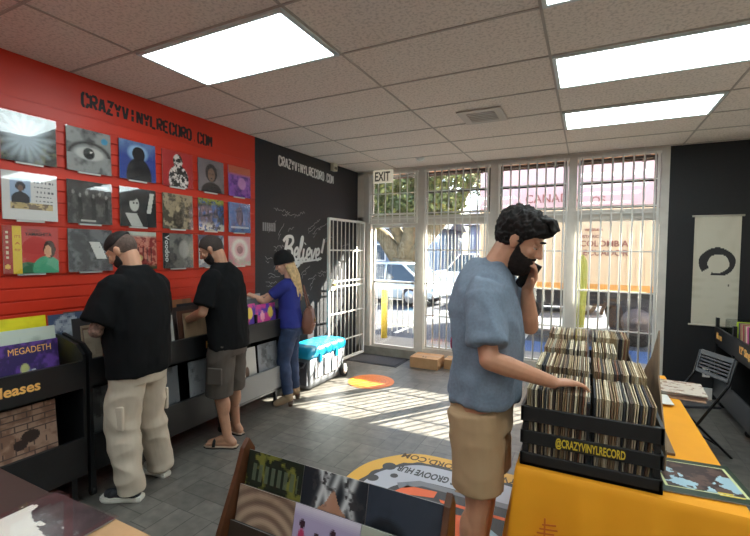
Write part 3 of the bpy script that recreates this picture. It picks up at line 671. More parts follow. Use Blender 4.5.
# scroll
t = empty('hanging_scroll', (4.53,D-.012,.88))
def a_scroll(U,W):
    b = mix(flat(U,C(206,200,182)), C(190,183,162), (fb(U,W,3,201)-.5)*2+.3*np.sin(W*80)*(W<.45)); r = np.hypot((U-.53)*.43,(W-.575)*1.25)
    a = np.arctan2((W-.575)*1.25,(U-.53)*.43)
    a2 = np.mod(a+2.25,2*PI); th = .012+.030*np.clip(a2/(2*PI)*1.5,0,1)+.003*np.sin(a*5)
    ring = (np.abs(r-.135)<th)&~((a<-2.0)&(a>-2.5)); b = mix(b, C(30,28,30), ring.astype(float)); return mix(b, C(90,80,70), elm(U,W,.78,.37,.02,.008))
art_grid(a_scroll, 100, .43, 1.25, .003, parent=t, name='paper').location = (0,-.003,0)
for z in (-.01,1.26): mb(mat('scroll_rod',(196,190,176),.5)).cyl((-.025,-.004,z),(.455,-.004,z),.011,12).build('rod', None, t, True)
mb(mat('cord',(60,56,50))).tube([(.1,-.002,1.265),(.215,-.002,1.29),(.33,-.002,1.265)],.002,6).build('hanging_cord', None, t)
tag(t, 'long cream hanging scroll with a black brushed ring on the black wall', 'wall scroll')
o = empty('wall_outlet', (4.66,D-.02,.26)); mb(WHITE).box((0,0,0),(.07,.006,.115)).build('cover_plate', None, o)
for z in (.025,.065): mb(KLET).box((.022,-.002,z),(.048,0,z+.022)).build('socket', None, o)
tag(o, 'white wall outlet low on the black wall under the scroll', 'outlet')
# folding chair
t = empty('folding_chair', (4.20,4.47,0), math.radians(-66)); t.scale = (.9,.95,.96)   # local -y is the chair's front
PL = mat('black_plastic',(52,52,56),.35); MT = mat('chair_metal',(22,22,24),.35,.4)
b = mb(PL).box((-.21,-.21,.43),(.21,.2,.455)); bevel(b.build('seat', None, t),.012)
bk = mb(PL); Mb = Matrix.Translation((0,.24,.66)) @ Matrix.Rotation(math.radians(-14),4,'X')
bk.box((-.21,-.01,0),(.21,.012,.035),None,Mb); bk.box((-.21,-.01,.17),(.21,.012,.215),None,Mb)
for x in (-.21,.19): bk.box((x,-.01,.03),(x+.02,.012,.18),None,Mb)
for q in range(4): bk.box((-.2,-.006,.05+.031*q),(.2,.008,.066+.031*q),None,Mb)
for x in (-.06,.05): bk.box((x,-.006,.03),(x+.012,.008,.18),None,Mb)
bevel(bk.build('backrest', None, t),.004)
for sx in (-.225,.225):
    mb(MT).tube([(sx,.29,.86),(sx,.235,.64),(sx,-.24,.0)],.012,8).build('leg', None, t, True)
    mb(MT).tube([(sx*.9,-.16,.44),(sx*.9,.3,.0)],.011,8).build('leg', None, t, True)
mb(MT).cyl((-.2,.2,.10),(.2,.2,.10),.009,8).build('stretcher', None, t, True)
tag(t, 'black folding chair with slatted plastic back between orange table and shelf', 'chair')

# ------------------------------------------------------------------ orange table
t = empty('folding_table', (3.57,2.92,0)); TW, TL, TZ = .80, 1.96, .745
bevel(mb(mat('table_plastic',(200,196,188),.5)).box((-TW/2+.01,-TL/2+.01,TZ-.04),(TW/2-.01,TL/2-.01,TZ)).build('table_top', None, t),.008)
for sx in (-.3,.3):
    for sy in (-.8,.8): mb(MT).tube([(sx,sy,TZ-.04),(sx*1.05,sy*1.03,0)],.014,8).build('leg', None, t, True)
tag(t, 'folding table hidden under the orange cloth', 'table')
ORC = mat('orange_cloth',(238,158,14),.75, noise_s=4, noise_a=.05)
b = mb(ORC); x0,x1,y0,y1 = 3.16,3.98,1.925,3.91; zt = .752
def clothring(drop, off, amp):
    pts = []; n = 60
    per = [(x0,y0),(x1,y0),(x1,y1),(x0,y1)]
    for s_ in range(4):
        (ax,ay),(bx,by) = per[s_], per[(s_+1)%4]; nx,ny = ((0,-1),(1,0),(0,1),(-1,0))[s_]
        for k in range(n):
            f = k/n; px = ax+(bx-ax)*f; py = ay+(by-ay)*f
            cx,cy = (x0+x1)/2,(y0+y1)/2
            corner = math.exp(-min(f,1-f)*9); wv = amp*(math.sin(f*23+s_*2)+.6*math.sin(f*41+s_))
            dx,dy = nx,ny
            if corner > .05:
                ox = math.copysign(1,px-cx); oy = math.copysign(1,py-cy); dx = nx+(ox*.55 if nx == 0 else 0)*corner; dy = ny+(oy*.55 if ny == 0 else 0)*corner
            pts.append(V((px+dx*(off+wv), py+dy*(off+wv), zt-drop)))
    return pts
rg = [clothring(0,-.004,0), clothring(.006,.002,0), clothring(.03,.008,.0015), clothring(.15,.022,.006), clothring(.35,.045,.013), clothring(.58,.07,.02), clothring(.70,.08,.022)]
b.rings(rg, None, False)
n4 = 240; b.add(rg[0], [tuple(range(n4))])
o = b.build('tablecloth', None, None, True); tag(o, 'orange yellow cloth draped over the long table under the record crates', 'tablecloth')
# faint printed mark low on the cloth front
mk = mb(mat('brown_red_print',(206,104,24),.75))
for q in range(5): ribbon(mk, [(-.05+.01*q,.02*q+.02),(.05-.006*(q%3),.02*q+.03)], .007, lambda a,c,t_: V((3.29+a,1.858-t_+.0*c,.46+c)), .002)
ribbon(mk, [(0,-.02),(0,.13)], .007, lambda a,c,t_: V((3.29+a,1.858-t_,.46+c)), .002); ribbon(mk, [(-.05,-.03),(-.01,.0)], .007, lambda a,c,t_: V((3.29+a,1.858-t_,.46+c)), .002); ribbon(mk, [(.05,-.03),(.01,.0)], .007, lambda a,c,t_: V((3.29+a,1.858-t_,.46+c)), .002)
mk.build('printed_mark', None, o)
# crates
def crate(x0, x1, y0, y1, zb, h, label, txt=None):
    t = empty('record_crate', (x0,y0,zb)); W_ = x1-x0; L_ = y1-y0; fr = None
    for (a,c) in ((.0,.21),(.37,.59),(.75,1.0)):
        s_ = mb(CRATE).box((0,0,a*h),(W_,.012,c*h)).build('front_slat', None, t); bevel(s_,.002,1)
        if a == .37: fr = s_
        mb(CRATE).box((0,L_-.012,a*h),(W_,L_,c*h)).build('back_slat', None, t)
        mb(CRATE).box((-.002,.0,a*h),(.010,L_,c*h)).build('side_slat', None, t); mb(CRATE).box((W_-.010,.0,a*h),(W_+.002,L_,c*h)).build('side_slat', None, t)
    for x in (.006,W_-.03):
        for y in (.012,L_-.03): mb(CRATE).box((x,y,0),(x+.024,y+.018,h-.004)).build('corner_post', None, t)
    mb(CRATE).box((.0,.0,-.001),(W_,L_,.012)).build('bottom_board', None, t)
    mb(CRATE).box((W_*.49,.015,.012),(W_*.49+.012,L_-.015,h+.05)).build('divider', None, t)
    if txt: text('lettering', txt, .05, frame((W_*.27,-.0012,h*.385+.008),(1,0,0),(0,0,1)), YLET, fr, .0005, .001, W_*.49)
    return tag(t, label, 'crate')
TZc = .7545
crate(3.175,3.705,1.95,2.66,TZc,.262,'black slatted record crate with yellow lettering nearest the viewer','@CRAZYVINYLRECORD')
crate(3.175,3.705,2.78,3.50,TZc,.225,'black record crate on the orange table farther from the viewer')
zr = TZc+.014
block(3.20,3.425,1.985,zr,-.02,.06,.0085,'worn record sleeve seen edge on, front left block of the nearer crate','records in the nearer crate, front left')
block(3.462,3.665,1.985,zr,.01,.07,.0085,'worn record sleeve seen edge on, front right block of the nearer crate','records in the nearer crate, front right')
block(3.20,3.425,2.315,zr+.03,.0,.05,.0085,'worn record sleeve seen edge on, rear left block of the nearer crate','records in the nearer crate, rear left')
block(3.462,3.665,2.315,zr+.03,.02,.07,.0085,'worn record sleeve seen edge on, rear right block of the nearer crate','records in the nearer crate, rear right')
block(3.20,3.425,2.83,zr+.02,-.02,.03,.0095,'worn record sleeve seen edge on, front left block of the farther crate','records in the farther crate, front left')
block(3.462,3.58,2.83,zr+.02,.02,.05,.0095,'worn record sleeve seen edge on, front right block of the farther crate','records in the farther crate, front right')
block(3.20,3.425,3.16,zr+.05,.0,.03,.0095,'worn record sleeve seen edge on, rear left block of the farther crate','records in the farther crate, rear left')
block(3.462,3.665,3.16,zr+.05,.02,.06,.0095,'worn record sleeve seen edge on, rear right block of the farther crate','records in the farther crate, rear right')
# tall cardboard divider beside the crates
o = mb(mat('grey_cardboard',(134,110,86),.8,noise_s=9,noise_a=.2)).prism([(2.02,.775),(2.86,.775),(2.86,1.0),(2.60,1.14),(2.42,1.31),(2.34,1.10),(2.02,.86)], 0, .006, 0).build('cardboard_sheet', None)
o.location = (3.716,.12,0); o.rotation_euler = (0,math.radians(1.5),0); tag(o, 'tall grey brown cardboard sheet standing along the right side of the crates', 'cardboard')
o = mb(mat('grey_cardboard',(0,0,0))).box((0,0,0),(.07,.55,.012)).build('cardboard_strip'); o.location = (3.74,2.36,TZc+.0); tag(o, 'flat strip of grey cardboard on the cloth right of the crates', 'cardboard')
# flat records on the cloth
def flat_record(fn, x, y, z, rz, label, n=30, w_=.315, h_=.315, group=None):
    o = art_grid(fn, n, w_, h_, .005, name='record_sleeve'); o.matrix_world = Matrix.Translation((x,y,z+.005)) @ Matrix.Rotation(rz,4,'Z') @ Matrix.Rotation(-PI/2,4,'X')
    return tag(o, label, 'record', group)
lr = flat_record(a_landscape, 3.71, 1.985, TZc+.001, math.radians(6), 'green bordered landscape record sleeve lying flat right of the crate', 60, .32, .32)
mb(YLET).box((.20,-.001,.05),(.25,-.0005,.06)).box((.20,-.001,.035),(.28,-.0005,.042)).build('small_print', None, lr)
for k in range(6):
    flat_record([a_plain(190,150,120,5),a_plain(222,214,200,6,.1),a_plain(150,96,72,7),a_plain(214,206,190,8,.1),a_plain(120,80,60,8),a_sketch][k], 3.80+.006*(k%3), 3.32+.012*((k*2)%3), TZc+.001+.0062*k, math.radians((-6,2,-3,4,0,-4)[k]), ('lowest','second','third','fourth','fifth','topmost')[k]+' record sleeve of the flat stack at the far end of the orange table', 30)
o = flat_record(a_plain(232,228,220,8,.05), 3.72, 3.1, TZc+.013, .05, 'white sleeve lying between the far crate and the flat stack', 8, .2,.2)
o = flat_record(a_plain(206,184,150,8,.6), 3.20, 3.56, TZc+.002, .0, 'cream patterned sleeves lying on the far end of the cloth', 12, .31,.31)

# ------------------------------------------------------------------ foreground display rack
t = empty('display_rack', (2.06,1.43,0)); RW = .93
for x in (-.025, RW):
    bevel(mb(WOOD).prism([(-.40,0),(.05,0),(.05,.78),(.015,.835),(-.02,.80),(-.06,.70)], x, x+.025, 0).build('side_panel', None, t),.003)
TIERS = ((-.055,.475),(-.115,.345),(-.175,.215))
for k,(y,z) in enumerate(TIERS):
    mb(WOOD).box((0,y-.045,z-.015),(RW,y+.012,z)).build('shelf', None, t)
    bb = mb(BLACK); Mb = Matrix.Translation((0,y+.016,z)) @ Matrix.Rotation(-.22,4,'X'); bb.box((0,0,0),(RW,.008,.305),None,Mb); bb.build('back_board', None, t)
    mb(WOOD).box((0,y-.052,z-.015),(RW,y-.045,z+.02)).build('lip', None, t)
tag(t, 'stepped wooden record rack with pointed side panels at the bottom of the photo', 'display rack')
def rack_rec(fn, c_, k, label, n=44):
    y, z = TIERS[k]; o = art_grid(fn, n, .305, .315, .006, name='record_sleeve'); o.matrix_world = Matrix.Translation((2.065+.308*c_,1.43+y-.005,z+.003)) @ Matrix.Rotation(-.22,4,'X'); return tag(o, label, 'record')
rack_rec(a_forest, 0,0,'dark green record sleeve with pale block letters, back row of the wooden rack')
rack_rec(a_angel, 1,0,'dark record sleeve with silver winged shapes, middle of the back row',60)
rack_rec(a_darkfog, 2,0,'misty blue black record sleeve, right end of the rack\'s back row')
rack_rec(a_swirl, 0,1,'brown record sleeve with a dark swirl, second row of the wooden rack')
rack_rec(a_lilac, 1,1,'lilac record sleeve with pink figures, second row of the wooden rack')
rack_rec(a_plain(172,172,158,3,.1), 2,1,'pale grey green record sleeve, right end of the rack\'s second row')
rack_rec(a_plain(58,46,38,3), 0,2,'dark brown record sleeve in the rack\'s lowest visible row')
rack_rec(a_plain(70,70,74,4), 1,2,'charcoal record sleeve in the rack\'s lowest row, hardly in view')
# ------------------------------------------------------------------ near left counter
t = empty('display_counter', (1.15,-.2,0))
bevel(mb(mat('dark_brown_top',(52,38,34),.45,noise_s=9)).box((0,0,.83),(1.35,.975,.85)).build('counter_top', None, t),.003)
mb(BLACK).box((.03,.03,.08),(1.32,.94,.83)).build('cabinet_body', None, t)
mb(BLACK).box((.08,.08,0),(1.27,.88,.08)).build('plinth', None, t)
tag(t, 'dark brown counter top in the bottom left corner', 'counter')
o = mb(CARD).box((0,0,0),(.34,.40,.004)).build('cardboard_sheet'); o.matrix_world = Matrix.Translation((1.96,.385,.851)) @ Matrix.Rotation(.0,4,'Z'); tag(o, 'tan cardboard sheet lying on the counter under the splattered record', 'cardboard')
lr = flat_record(a_splash, 1.82,.455,.857,math.radians(1),'dark record sleeve with white splash shapes in shiny plastic on the counter',64,.32,.32)
mb(MATS['SP']).box((-.008,-.0035,-.008),(.328,-.0025,.328)).build('plastic_cover', None, lr)

# ------------------------------------------------------------------ floor things
t = empty('door_mat', (.12,5.58,0)); bevel(mb(mat('charcoal_carpet',(52,52,56),.95,noise_s=60,noise_a=.3)).box((.03,.03,0),(.82,.50,.012)).build('pile', None, t),.004)
mb(mat('mat_rubber',(30,30,32),.7)).box((0,0,0),(.85,.53,.006)).build('rubber_edge', None, t)
tag(t, 'dark charcoal door mat on the floor inside the glass door', 'door mat')
def rings_decal(cx, cy, R):
    t = empty('floor_decal', (cx,cy,0)); om = mat('orange_vinyl',(222,118,44),.45); dm = mat('orange_vinyl_dark',(204,100,30),.45)
    b = mb(om); b.prism([(R*math.cos(2*PI*k/48),R*math.sin(2*PI*k/48)) for k in range(48)], .001,.003); b.build('disc', None, t)
    for q in range(1,6):
        b = mb(dm); r = R*q/6.3; ribbon(b, [(r*math.cos(2*PI*k/40),r*math.sin(2*PI*k/40)) for k in range(41)], .008, lambda a,c,h: V((a,c,.0031+h)), .0006); b.build('ring_line', None, t)
    b = mb(mat('yellow_vinyl',(240,208,60),.45)); ribbon(b, [(-R*.95,-R*.10),(-R*.15,.0)], .018, lambda a,c,h: V((a,c,.0036+h)), .0006); ribbon(b, [(-R*.88,-R*.24),(-R*.3,-R*.08)], .008, lambda a,c,h: V((a,c,.0036+h)), .0006); b.build('yellow_arrow', None, t)
    return tag(t, 'round orange floor decal with concentric rings beside the cooler', 'floor decal')
rings_decal(.95,4.83,.30)
# big floor decal, read from the door side
t = empty('floor_decal', (0,0,0)); CX, CY = 2.66, 2.42
def outl(k, n, s, j=0):
    a = 2*PI*k/n; c_, s_ = math.cos(a), math.sin(a); p = 2/3.2
    return (CX+s*(.81+.012*math.sin(5*a))*math.copysign(abs(c_)**p,c_), CY+(.89*s+j)*math.copysign(abs(s_)**p,s_)*(1+.012*math.sin(7*a)))
for s_, m_, nm, zz, j_ in ((1,mat('mustard_vinyl',(222,170,70),.45),'mustard_border',.001,0),(.865,mat('dark_vinyl',(60,60,62),.45),'dark_band',.0022,-.02),(.82,mat('pale_vinyl',(178,180,190),.45),'pale_band',.0034,-.02),(.60,mat('dark_vinyl',(0,0,0)),'dark_centre',.0046,-.06)):
    mb(m_).prism([outl(k,96,s_*(1+(.012*math.sin(k*1.7) if s_==.865 else 0)),j_) for k in range(96)], zz-.001, zz).build(nm, None, t)
def shape(m_, poly, nm='coloured_shape', z=.0047): mb(m_).prism([(CX+a,CY+c) for a,c in poly], z, z+.001).build(nm, None, t)
SV = mat('salmon_vinyl',(226,104,60),.45); BV = mat('bluegrey_vinyl',(150,170,186),.45); GV = mat('grey_band_vinyl',(120,122,128),.45)
shape(GV,[(-.44,.36),(-.30,.46),(.44,.46),(.44,.40),(-.26,.40),(-.40,.30)],'grey_arc'); shape(SV,[(-.42,.24),(-.36,.36),(-.14,.38),(-.14,.30),(-.30,.26),(-.34,.18)])
shape(SV,[(-.10,.30),(.44,.30),(.44,.27),(-.08,.27)]); shape(SV,[(-.02,.18),(.12,.20),(.14,-.10),(.02,-.18),(-.06,0)]); shape(BV,[(-.26,.22),(-.12,.24),(-.02,.02),(-.12,-.06),(-.16,.08)],'pale_shape'); shape(BV,[(.2,.2),(.34,.1),(.3,-.2),(.2,-.1)],'pale_shape')
for (x,y,r) in ((2.07,2.97,.055),(2.03,2.76,.045),(2.16,2.86,.03)): mb(mat('dark_vinyl',(0,0,0))).prism([(x+r*math.cos(2*PI*k/16),y+r*math.sin(2*PI*k/16)) for k in range(16)], .0034,.0044).build('dark_dot', None, t)
text('lettering','CRAZYVINYLRECORD.COM',.115,frame((3.24,3.235,.0016),(-1,0,0),(0,-1,0)),mat('brown_print',(84,58,22),.5),t,.0004,.002,1.15)
text('lettering',"MIAMI'S GROOVE HUB",.115,frame((2.78,3.02,.0044),(-1,0,0),(0,-1,0)),mat('dark_vinyl',(0,0,0)),t,.0004,.004,.64)
tag(t, 'large irregular mustard, grey and orange floor decal with curved lettering', 'floor decal')
# cooler
t = empty('wheeled_cooler', (.11,4.10,0)); cw, cl = .39, .83
bodym = mat('cooler_grey',(112,116,122),.45); 
def rr_ring(x0,x1,y0,y1,z,r,n=5):
    pts = []
    for (cx,cy,a0) in ((x1-r,y1-r,0),(x0+r,y1-r,PI/2),(x0+r,y0+r,PI),(x1-r,y0+r,3*PI/2)):
        for k in range(n+1): a = a0+PI/2*k/n; pts.append(V((cx+r*math.cos(a),cy+r*math.sin(a),z)))
    return pts
mb(bodym).rings([rr_ring(.03,cw-.03,.03,cl-.03,.02,.04),rr_ring(.02,cw-.02,.02,cl-.02,.10,.04),rr_ring(0,cw,0,cl,.34,.04)]).build('cooler_body', None, t, True)
for k in range(3): mb(mat('cooler_pale',(150,154,160),.45)).box((cw-.014,.12+.19*k,.12),(cw+.004,.27+.19*k,.30)).build('side_rib', None, t)
cy = mat('cyan_plastic',(24,160,206),.35)
mb(cy).rings([rr_ring(-.01,cw+.01,-.01,cl+.01,.34,.045),rr_ring(-.015,cw+.015,-.015,cl+.015,.40,.045),rr_ring(.0,cw,.0,cl,.435,.05),rr_ring(.04,cw-.04,.04,cl-.04,.45,.05)]).build('lid', None, t, True)
for y in (.18,.56): mb(cy).box((cw,y,.28),(cw+.022,y+.06,.37)).build('latch', None, t)
for x in (-.03,cw-.01):
    wh = mb(mat('caster_rubber',(0,0,0))).cyl((x,cl-.06,.075),(x+.045,cl-.06,.075),.075,20).build('wheel', None, t, True); mb(WHITE).cyl((x-.003,cl-.06,.075),(x+.048,cl-.06,.075),.045,16).build('hub', None, wh, True)
mb(mat('cooler_dark',(60,66,76),.4)).tube([(.06,-.01,.30),(.06,-.05,.26),(cw-.06,-.05,.26),(cw-.06,-.01,.30)],.012,8).build('handle', None, t, True)
mb(mat('cooler_dark',(0,0,0))).box((.04,-.004,.06),(cw-.04,.02,.30)).build('end_panel', None, t)
t.scale = (1,1,1.16); t['label'] = 'grey wheeled cooler with bright cyan lid on the floor by the white gate'; t['category'] = 'cooler'
# boxes
def carton(x,y,w_,l_,h_,rz,label):
    t = empty('cardboard_box', (x,y,0), rz); bevel(mb(CARD).box((0,0,0),(w_,l_,h_-.004)).build('box_body', None, t),.003)
    for (a,c) in (((0,0),(w_,l_/2-.002)),((0,l_/2+.002),(w_,l_))): mb(CARD).box((a[0],a[1],h_-.004),(c[0],c[1],h_)).build('flap', None, t)
    tp = mb(mat('packing_tape',(150,112,76),.3)).box((.0,l_/2-.02,h_),(w_,l_/2+.02,h_+.001)).build('tape', None, t)
    mb(KLET).box((w_*.4,l_*.15,h_+.0005),(w_*.45,l_*.3,h_+.001)).box((w_*.5,l_*.15,h_+.0005),(w_*.55,l_*.3,h_+.001)).build('printed_mark', None, t)
    return tag(t, label, 'box')
carton(1.13,5.72,.42,.33,.155,.0,'brown cardboard box on the floor under the window beside the door')
carton(1.60,5.86,.34,.24,.14,.0,'second cardboard box, partly hidden behind the man in the blue shirt')

# ------------------------------------------------------------------ people
def to_mesh(o):
    dg = bpy.context.evaluated_depsgraph_get(); me = bpy.data.meshes.new_from_object(o.evaluated_get(dg)); return me
def remesh(b, name, m, parent, voxel=.008, smooth=4, fn=None):
    o = b.fill(m).build(name, m, None)
    md = o.modifiers.new('r','REMESH'); md.mode = 'VOXEL'; md.voxel_size = voxel; md.use_smooth_shade = True
    if smooth: s_ = o.modifiers.new('s','SMOOTH'); s_.factor = .5; s_.iterations = smooth
    me = to_mesh(o); bpy.data.objects.remove(o)
    if fn:
        nrm = [v.normal.copy() for v in me.vertices]
        for v, n_ in zip(me.vertices, nrm): v.co += n_*fn(v.co, n_)
    me.polygons.foreach_set('use_smooth', [True]*len(me.polygons))
    me.materials.clear(); me.materials.append(m)
    o = bpy.data.objects.new(name, me); COL.objects.link(o); o.parent = parent; return o
def folds(amp, sx=9, sz=4, seed=0, amp2=.35):
    def f(co, n_):
        p = V((co.x*sx+seed, co.y*sx, co.z*sz)); q = V((co.x*22, co.y*22+seed, co.z*14))
        a = 1-abs(noise.noise(p))*2.4; return amp*a+amp*amp2*noise.noise(q)
    return f
def cflat(b, p0, r0, p1, r1, seg=18, ex=1):   # flat-ended limb sleeve
    p0 = V(p0); p1 = V(p1); b.tube([p0, p0.lerp(p1,.5), p1], [r0,(r0+r1)/2,r1], seg); b.ell(p0-V((0,0,.004)), (r0*.95,r0*.95,r0*.93))
def hand(b, w_, d, n, thumb, curl=.5, s=1.0, spread=.0):
    w_ = V(w_); d = V(d).normalized(); n = V(n); n = (n-d*n.dot(d)).normalized(); lt = V(thumb); lt = (lt-d*lt.dot(d)-n*lt.dot(n)).normalized()
    for k in range(4):
        o_ = (1.5-k)*.0195*s; b.caps(w_+d*.005+lt*o_*.6, .014*s, w_+d*(.088-.004*abs(k-1))*s+lt*o_, .0115*s, 8)
    b.ell(w_+d*.045*s, (.012,.012,.012))
    b.caps(w_+lt*.012*s+d*.02*s+n*.004, .017*s, w_+lt*.026*s+d*.05*s+n*.006, .014*s, 8)
    L_ = (.96,1.06,1.0,.8)
    for k in range(4):
        p = w_+d*(.088-.004*abs(k-1))*s+lt*(1.5-k)*.0195*s; dd = (d+lt*(1.5-k)*spread).normalized(); a = curl*.5
        for q,(ln,r) in enumerate(((.042,.0098),(.026,.0088),(.021,.0076))):
            dr_ = (dd*math.cos(a)+n*math.sin(a)).normalized(); e = p+dr_*ln*L_[k]*s; b.caps(p, r*s, e, r*s*.93, 8); p = e; a += curl*(.9 if q == 0 else .6)
    p = w_+lt*.028*s+d*.035*s+n*.006; 
    dr_ = (d*.65+lt*.65+n*.3).normalized(); e = p+dr_*.038*s; b.caps(p,.0125*s,e,.0105*s,8); dr_ = (d*.85+lt*.3+n*.4).normalized(); b.caps(e,.0105*s,e+dr_*.03*s,.009*s,8)
def head_axes(yawd, pit, rol=0):
    return Matrix.Rotation(yawd,3,'Z') @ Matrix.Rotation(pit,3,'X') @ Matrix.Rotation(rol,3,'Y')
HELL = [((0,-.012,.030),(.077,.097,.092)),((0,.022,-.030),(.063,.072,.078)),((0,.028,-.066),(.050,.056,.050))]
def add_head(b, hc, R_, s=1.0):
    P = lambda x,y,z: hc+R_@(V((x,y,z))*s)
    for c_, r in HELL: b.ell(P(*c_), tuple(q*s for q in r), R_, None, 20, 14)
    b.ell(P(0,.066,-.094),(.022*s,.020*s,.018*s),R_)
    b.caps(P(0,.086,.020),.010*s,P(0,.108,-.022),.0135*s,10); b.ell(P(-.013,.096,-.026),(.010*s,.011*s,.009*s),R_); b.ell(P(.013,.096,-.026),(.010*s,.011*s,.009*s),R_)
    for sx in (-1,1):
        b.ell(P(sx*.030,.075,.030),(.027*s,.014*s,.009*s),R_)           # brow
        b.ell(P(sx*.036,.070,-.016),(.022*s,.018*s,.018*s),R_)          # cheek
        b.ell(P(sx*.076,-.004,-.006),(.010*s,.019*s,.031*s),R_ @ Matrix.Rotation(sx*.25,3,'Z')); b.ell(P(sx*.083,-.010,.002),(.007*s,.020*s,.024*s),R_)
    b.ell(P(0,.090,-.052),(.024*s,.011*s,.0065*s),R_); b.ell(P(0,.087,-.064),(.020*s,.011*s,.0075*s),R_)
def surf_r(d):
    best = 0
    for c_, r in HELL:
        c_ = V(c_); q = V((d.x/r[0],d.y/r[1],d.z/r[2])); o_ = V((-c_.x/r[0],-c_.y/r[1],-c_.z/r[2]))
        A_ = q.dot(q); B_ = 2*q.dot(o_); C_ = o_.dot(o_)-1; D_ = B_*B_-4*A_*C_
        if D_ > 0: best = max(best, (-B_+math.sqrt(D_))/(2*A_))
    return best
def shell(name, hc, R_, s, thick, m, parent, seg=(96,64)):
    """hair / beard / cap: a closed skin lifted from the skull by thick(dir); outside its mask it sinks below the skin"""
    nu, nv = seg; b = mb(m); rg = []
    for i in range(1, nv):
        t_ = PI*i/nv; ring = []
        for k in range(nu):
            a = 2*PI*k/nu; d = V((math.sin(t_)*math.cos(a), math.sin(t_)*math.sin(a), -math.cos(t_))); r = surf_r(d)+thick(d); ring.append(hc+R_@(d*r*s))
        rg.append(ring)
    b.rings(rg); return b.build(name, None, parent, True)
def sstep(x, a, c): t_ = min(1,max(0,(x-a)/(c-a))); return t_*t_*(3-2*t_)
HY = [-1,-.45,-.18,-.02,.10,.26,.42,.62,.78,1]
def hairline(low, front): return lambda y: float(np.interp(y, HY, [low,low,-.30,.02,-.12,-.10,.22,front-.05,front,front]))
def hair_short(th, low=-.55, front=.56, amp=.004):
    hl = hairline(low, front)
    def f(d): m_ = sstep(d.z, hl(d.y), hl(d.y)+.09); return -.012+m_*(.012+th*(.4+.6*sstep(d.z,.1,.8))+amp*noise.noise(d*14))
    return f
def beard_fn(th, full=0):
    # cheek line climbs from the mouth corner to the ear; the moustache joins it under the nose
    YL = [-1,.05,.12,.30,.50,.70,.85,1]; ZL = [-2,-2,-.06,-.16,-.38,-.44,-.40,-.40]
    def f(d):
        e = .04*noise.noise(V((d.x*22,d.y*22,d.z*22))); zl = float(np.interp(d.y,YL,ZL))
        m_ = (1-sstep(d.z+e, zl-.10, zl+.02))*sstep(d.y+e,.02,.16)
        lips = 1-sstep(.10-abs(d.x),0,.06)*sstep(d.y,.6,.7)*sstep(d.z,-.66,-.60)*sstep(-d.z,.50,.55)
        return -.014+m_*lips*(.014+th*sstep(-d.z,-.1,.3)+full*sstep(-d.z,.45,.8)+.006*noise.noise(d*16))
    return f
def eyes(hc, R_, s, parent, iris=(60,40,28)):
    for sx in (-1,1):
        p = hc+R_@(V((sx*.031,.0725,.008))*s)
        e = mb(mat('eye_white',(200,190,180),.4)).ell(p,(.0118*s,)*3).build('eye', None, parent, True)
        mb(mat('iris_%d'%iris[0],iris,.2)).ell(hc+R_@(V((sx*.031,.0825,.006))*s),(.006*s,.004*s,.006*s),R_,None,10,6).build('iris', None, e, True)
        mb(MATS['skin_tmp']).ell(hc+R_@(V((sx*.031,.0735,.0125))*s),(.0165*s,.0140*s,.0105*s),R_,None,12,8).build('eyelid', None, e, True)
def legs(b, J, s, fat=1.0, foot=True, side=(0,1), f2=.05):
    for i in side:
        h, k, a, t_ = J['hip'][i], J['kn'][i], J['an'][i], J['toe'][i]
        b.caps(h,.088*s*fat,k,.058*s*fat); b.caps(k,.056*s*fat,a,.037*s); m_ = V(k).lerp(V(a),.32); back = V((0,-.018,0)); b.ell(m_+back,(.052*s*fat,.055*s*fat,.11*s))
        if foot:
            a = V(a); t_ = V(t_); d = (t_-a); d.z = 0; d.normalize(); hl = a-d*.045; hl.z = t_.z
            b.caps(a,.036*s,hl+V((0,0,.012)),.034*s); b.caps(hl+V((0,0,.006)),.032*s,t_-d*.03+V((0,0,.004)),.030*s); b.caps(a+d*.01,.034*s,t_-d*.05+V((0,0,.01)),.03*s)
            sd = V((-d.y,d.x,0)); sg = 1 if i == 0 else -1
            for q in range(5): pp = t_-d*(.018+.008*abs(q-1)*(q>0))+sd*(q-2)*.0135*(-sg); b.caps(pp-d*.02,.012*s,pp+d*.012,.0095*s*(1.2 if q==0 else .9),8)
def arms(b, J, s, fat=1.0):
    for i in (0,1):
        a,e,w_ = V(J['sh'][i]),V(J['el'][i]),V(J['wr'][i]); b.caps(a-V((0,0,.02)),.044*s*fat,e,.040*s*fat); b.caps(e,.041*s*fat,e.lerp(w_,.3),.042*s*fat); b.caps(e.lerp(w_,.3),.041*s*fat,w_,.026*s*fat)
def torso_rings(b, rings, seg=28, p=2.3):
    rg = []
    for (x,y,z,rx,ry) in rings:
        ring = []
        for k in range(seg):
            a = 2*PI*k/seg; c_,s_ = math.cos(a),math.sin(a); ring.append(V((x+rx*math.copysign(abs(c_)**(2/p),c_), y+ry*math.copysign(abs(s_)**(2/p),s_), z)))
        rg.append(ring)
    b.rings(rg)
def wl(t): 
    inv = (Matrix.Translation(t.location) @ Matrix.Rotation(t.rotation_euler.z,4,'Z')).inverted(); return lambda x,y,z: inv @ V((x,y,z))
def base(name, x, y, F): return empty(name, (x,y,0), math.atan2(-F[0],F[1]))
def SKIN(nm, rgb): 
    m = mat(nm, rgb, .5, noise_s=25, noise_a=.06); MATS['skin_tmp'] = m
    m.node_tree.nodes['Principled BSDF'].inputs['Subsurface Weight'].default_value = .06; return m
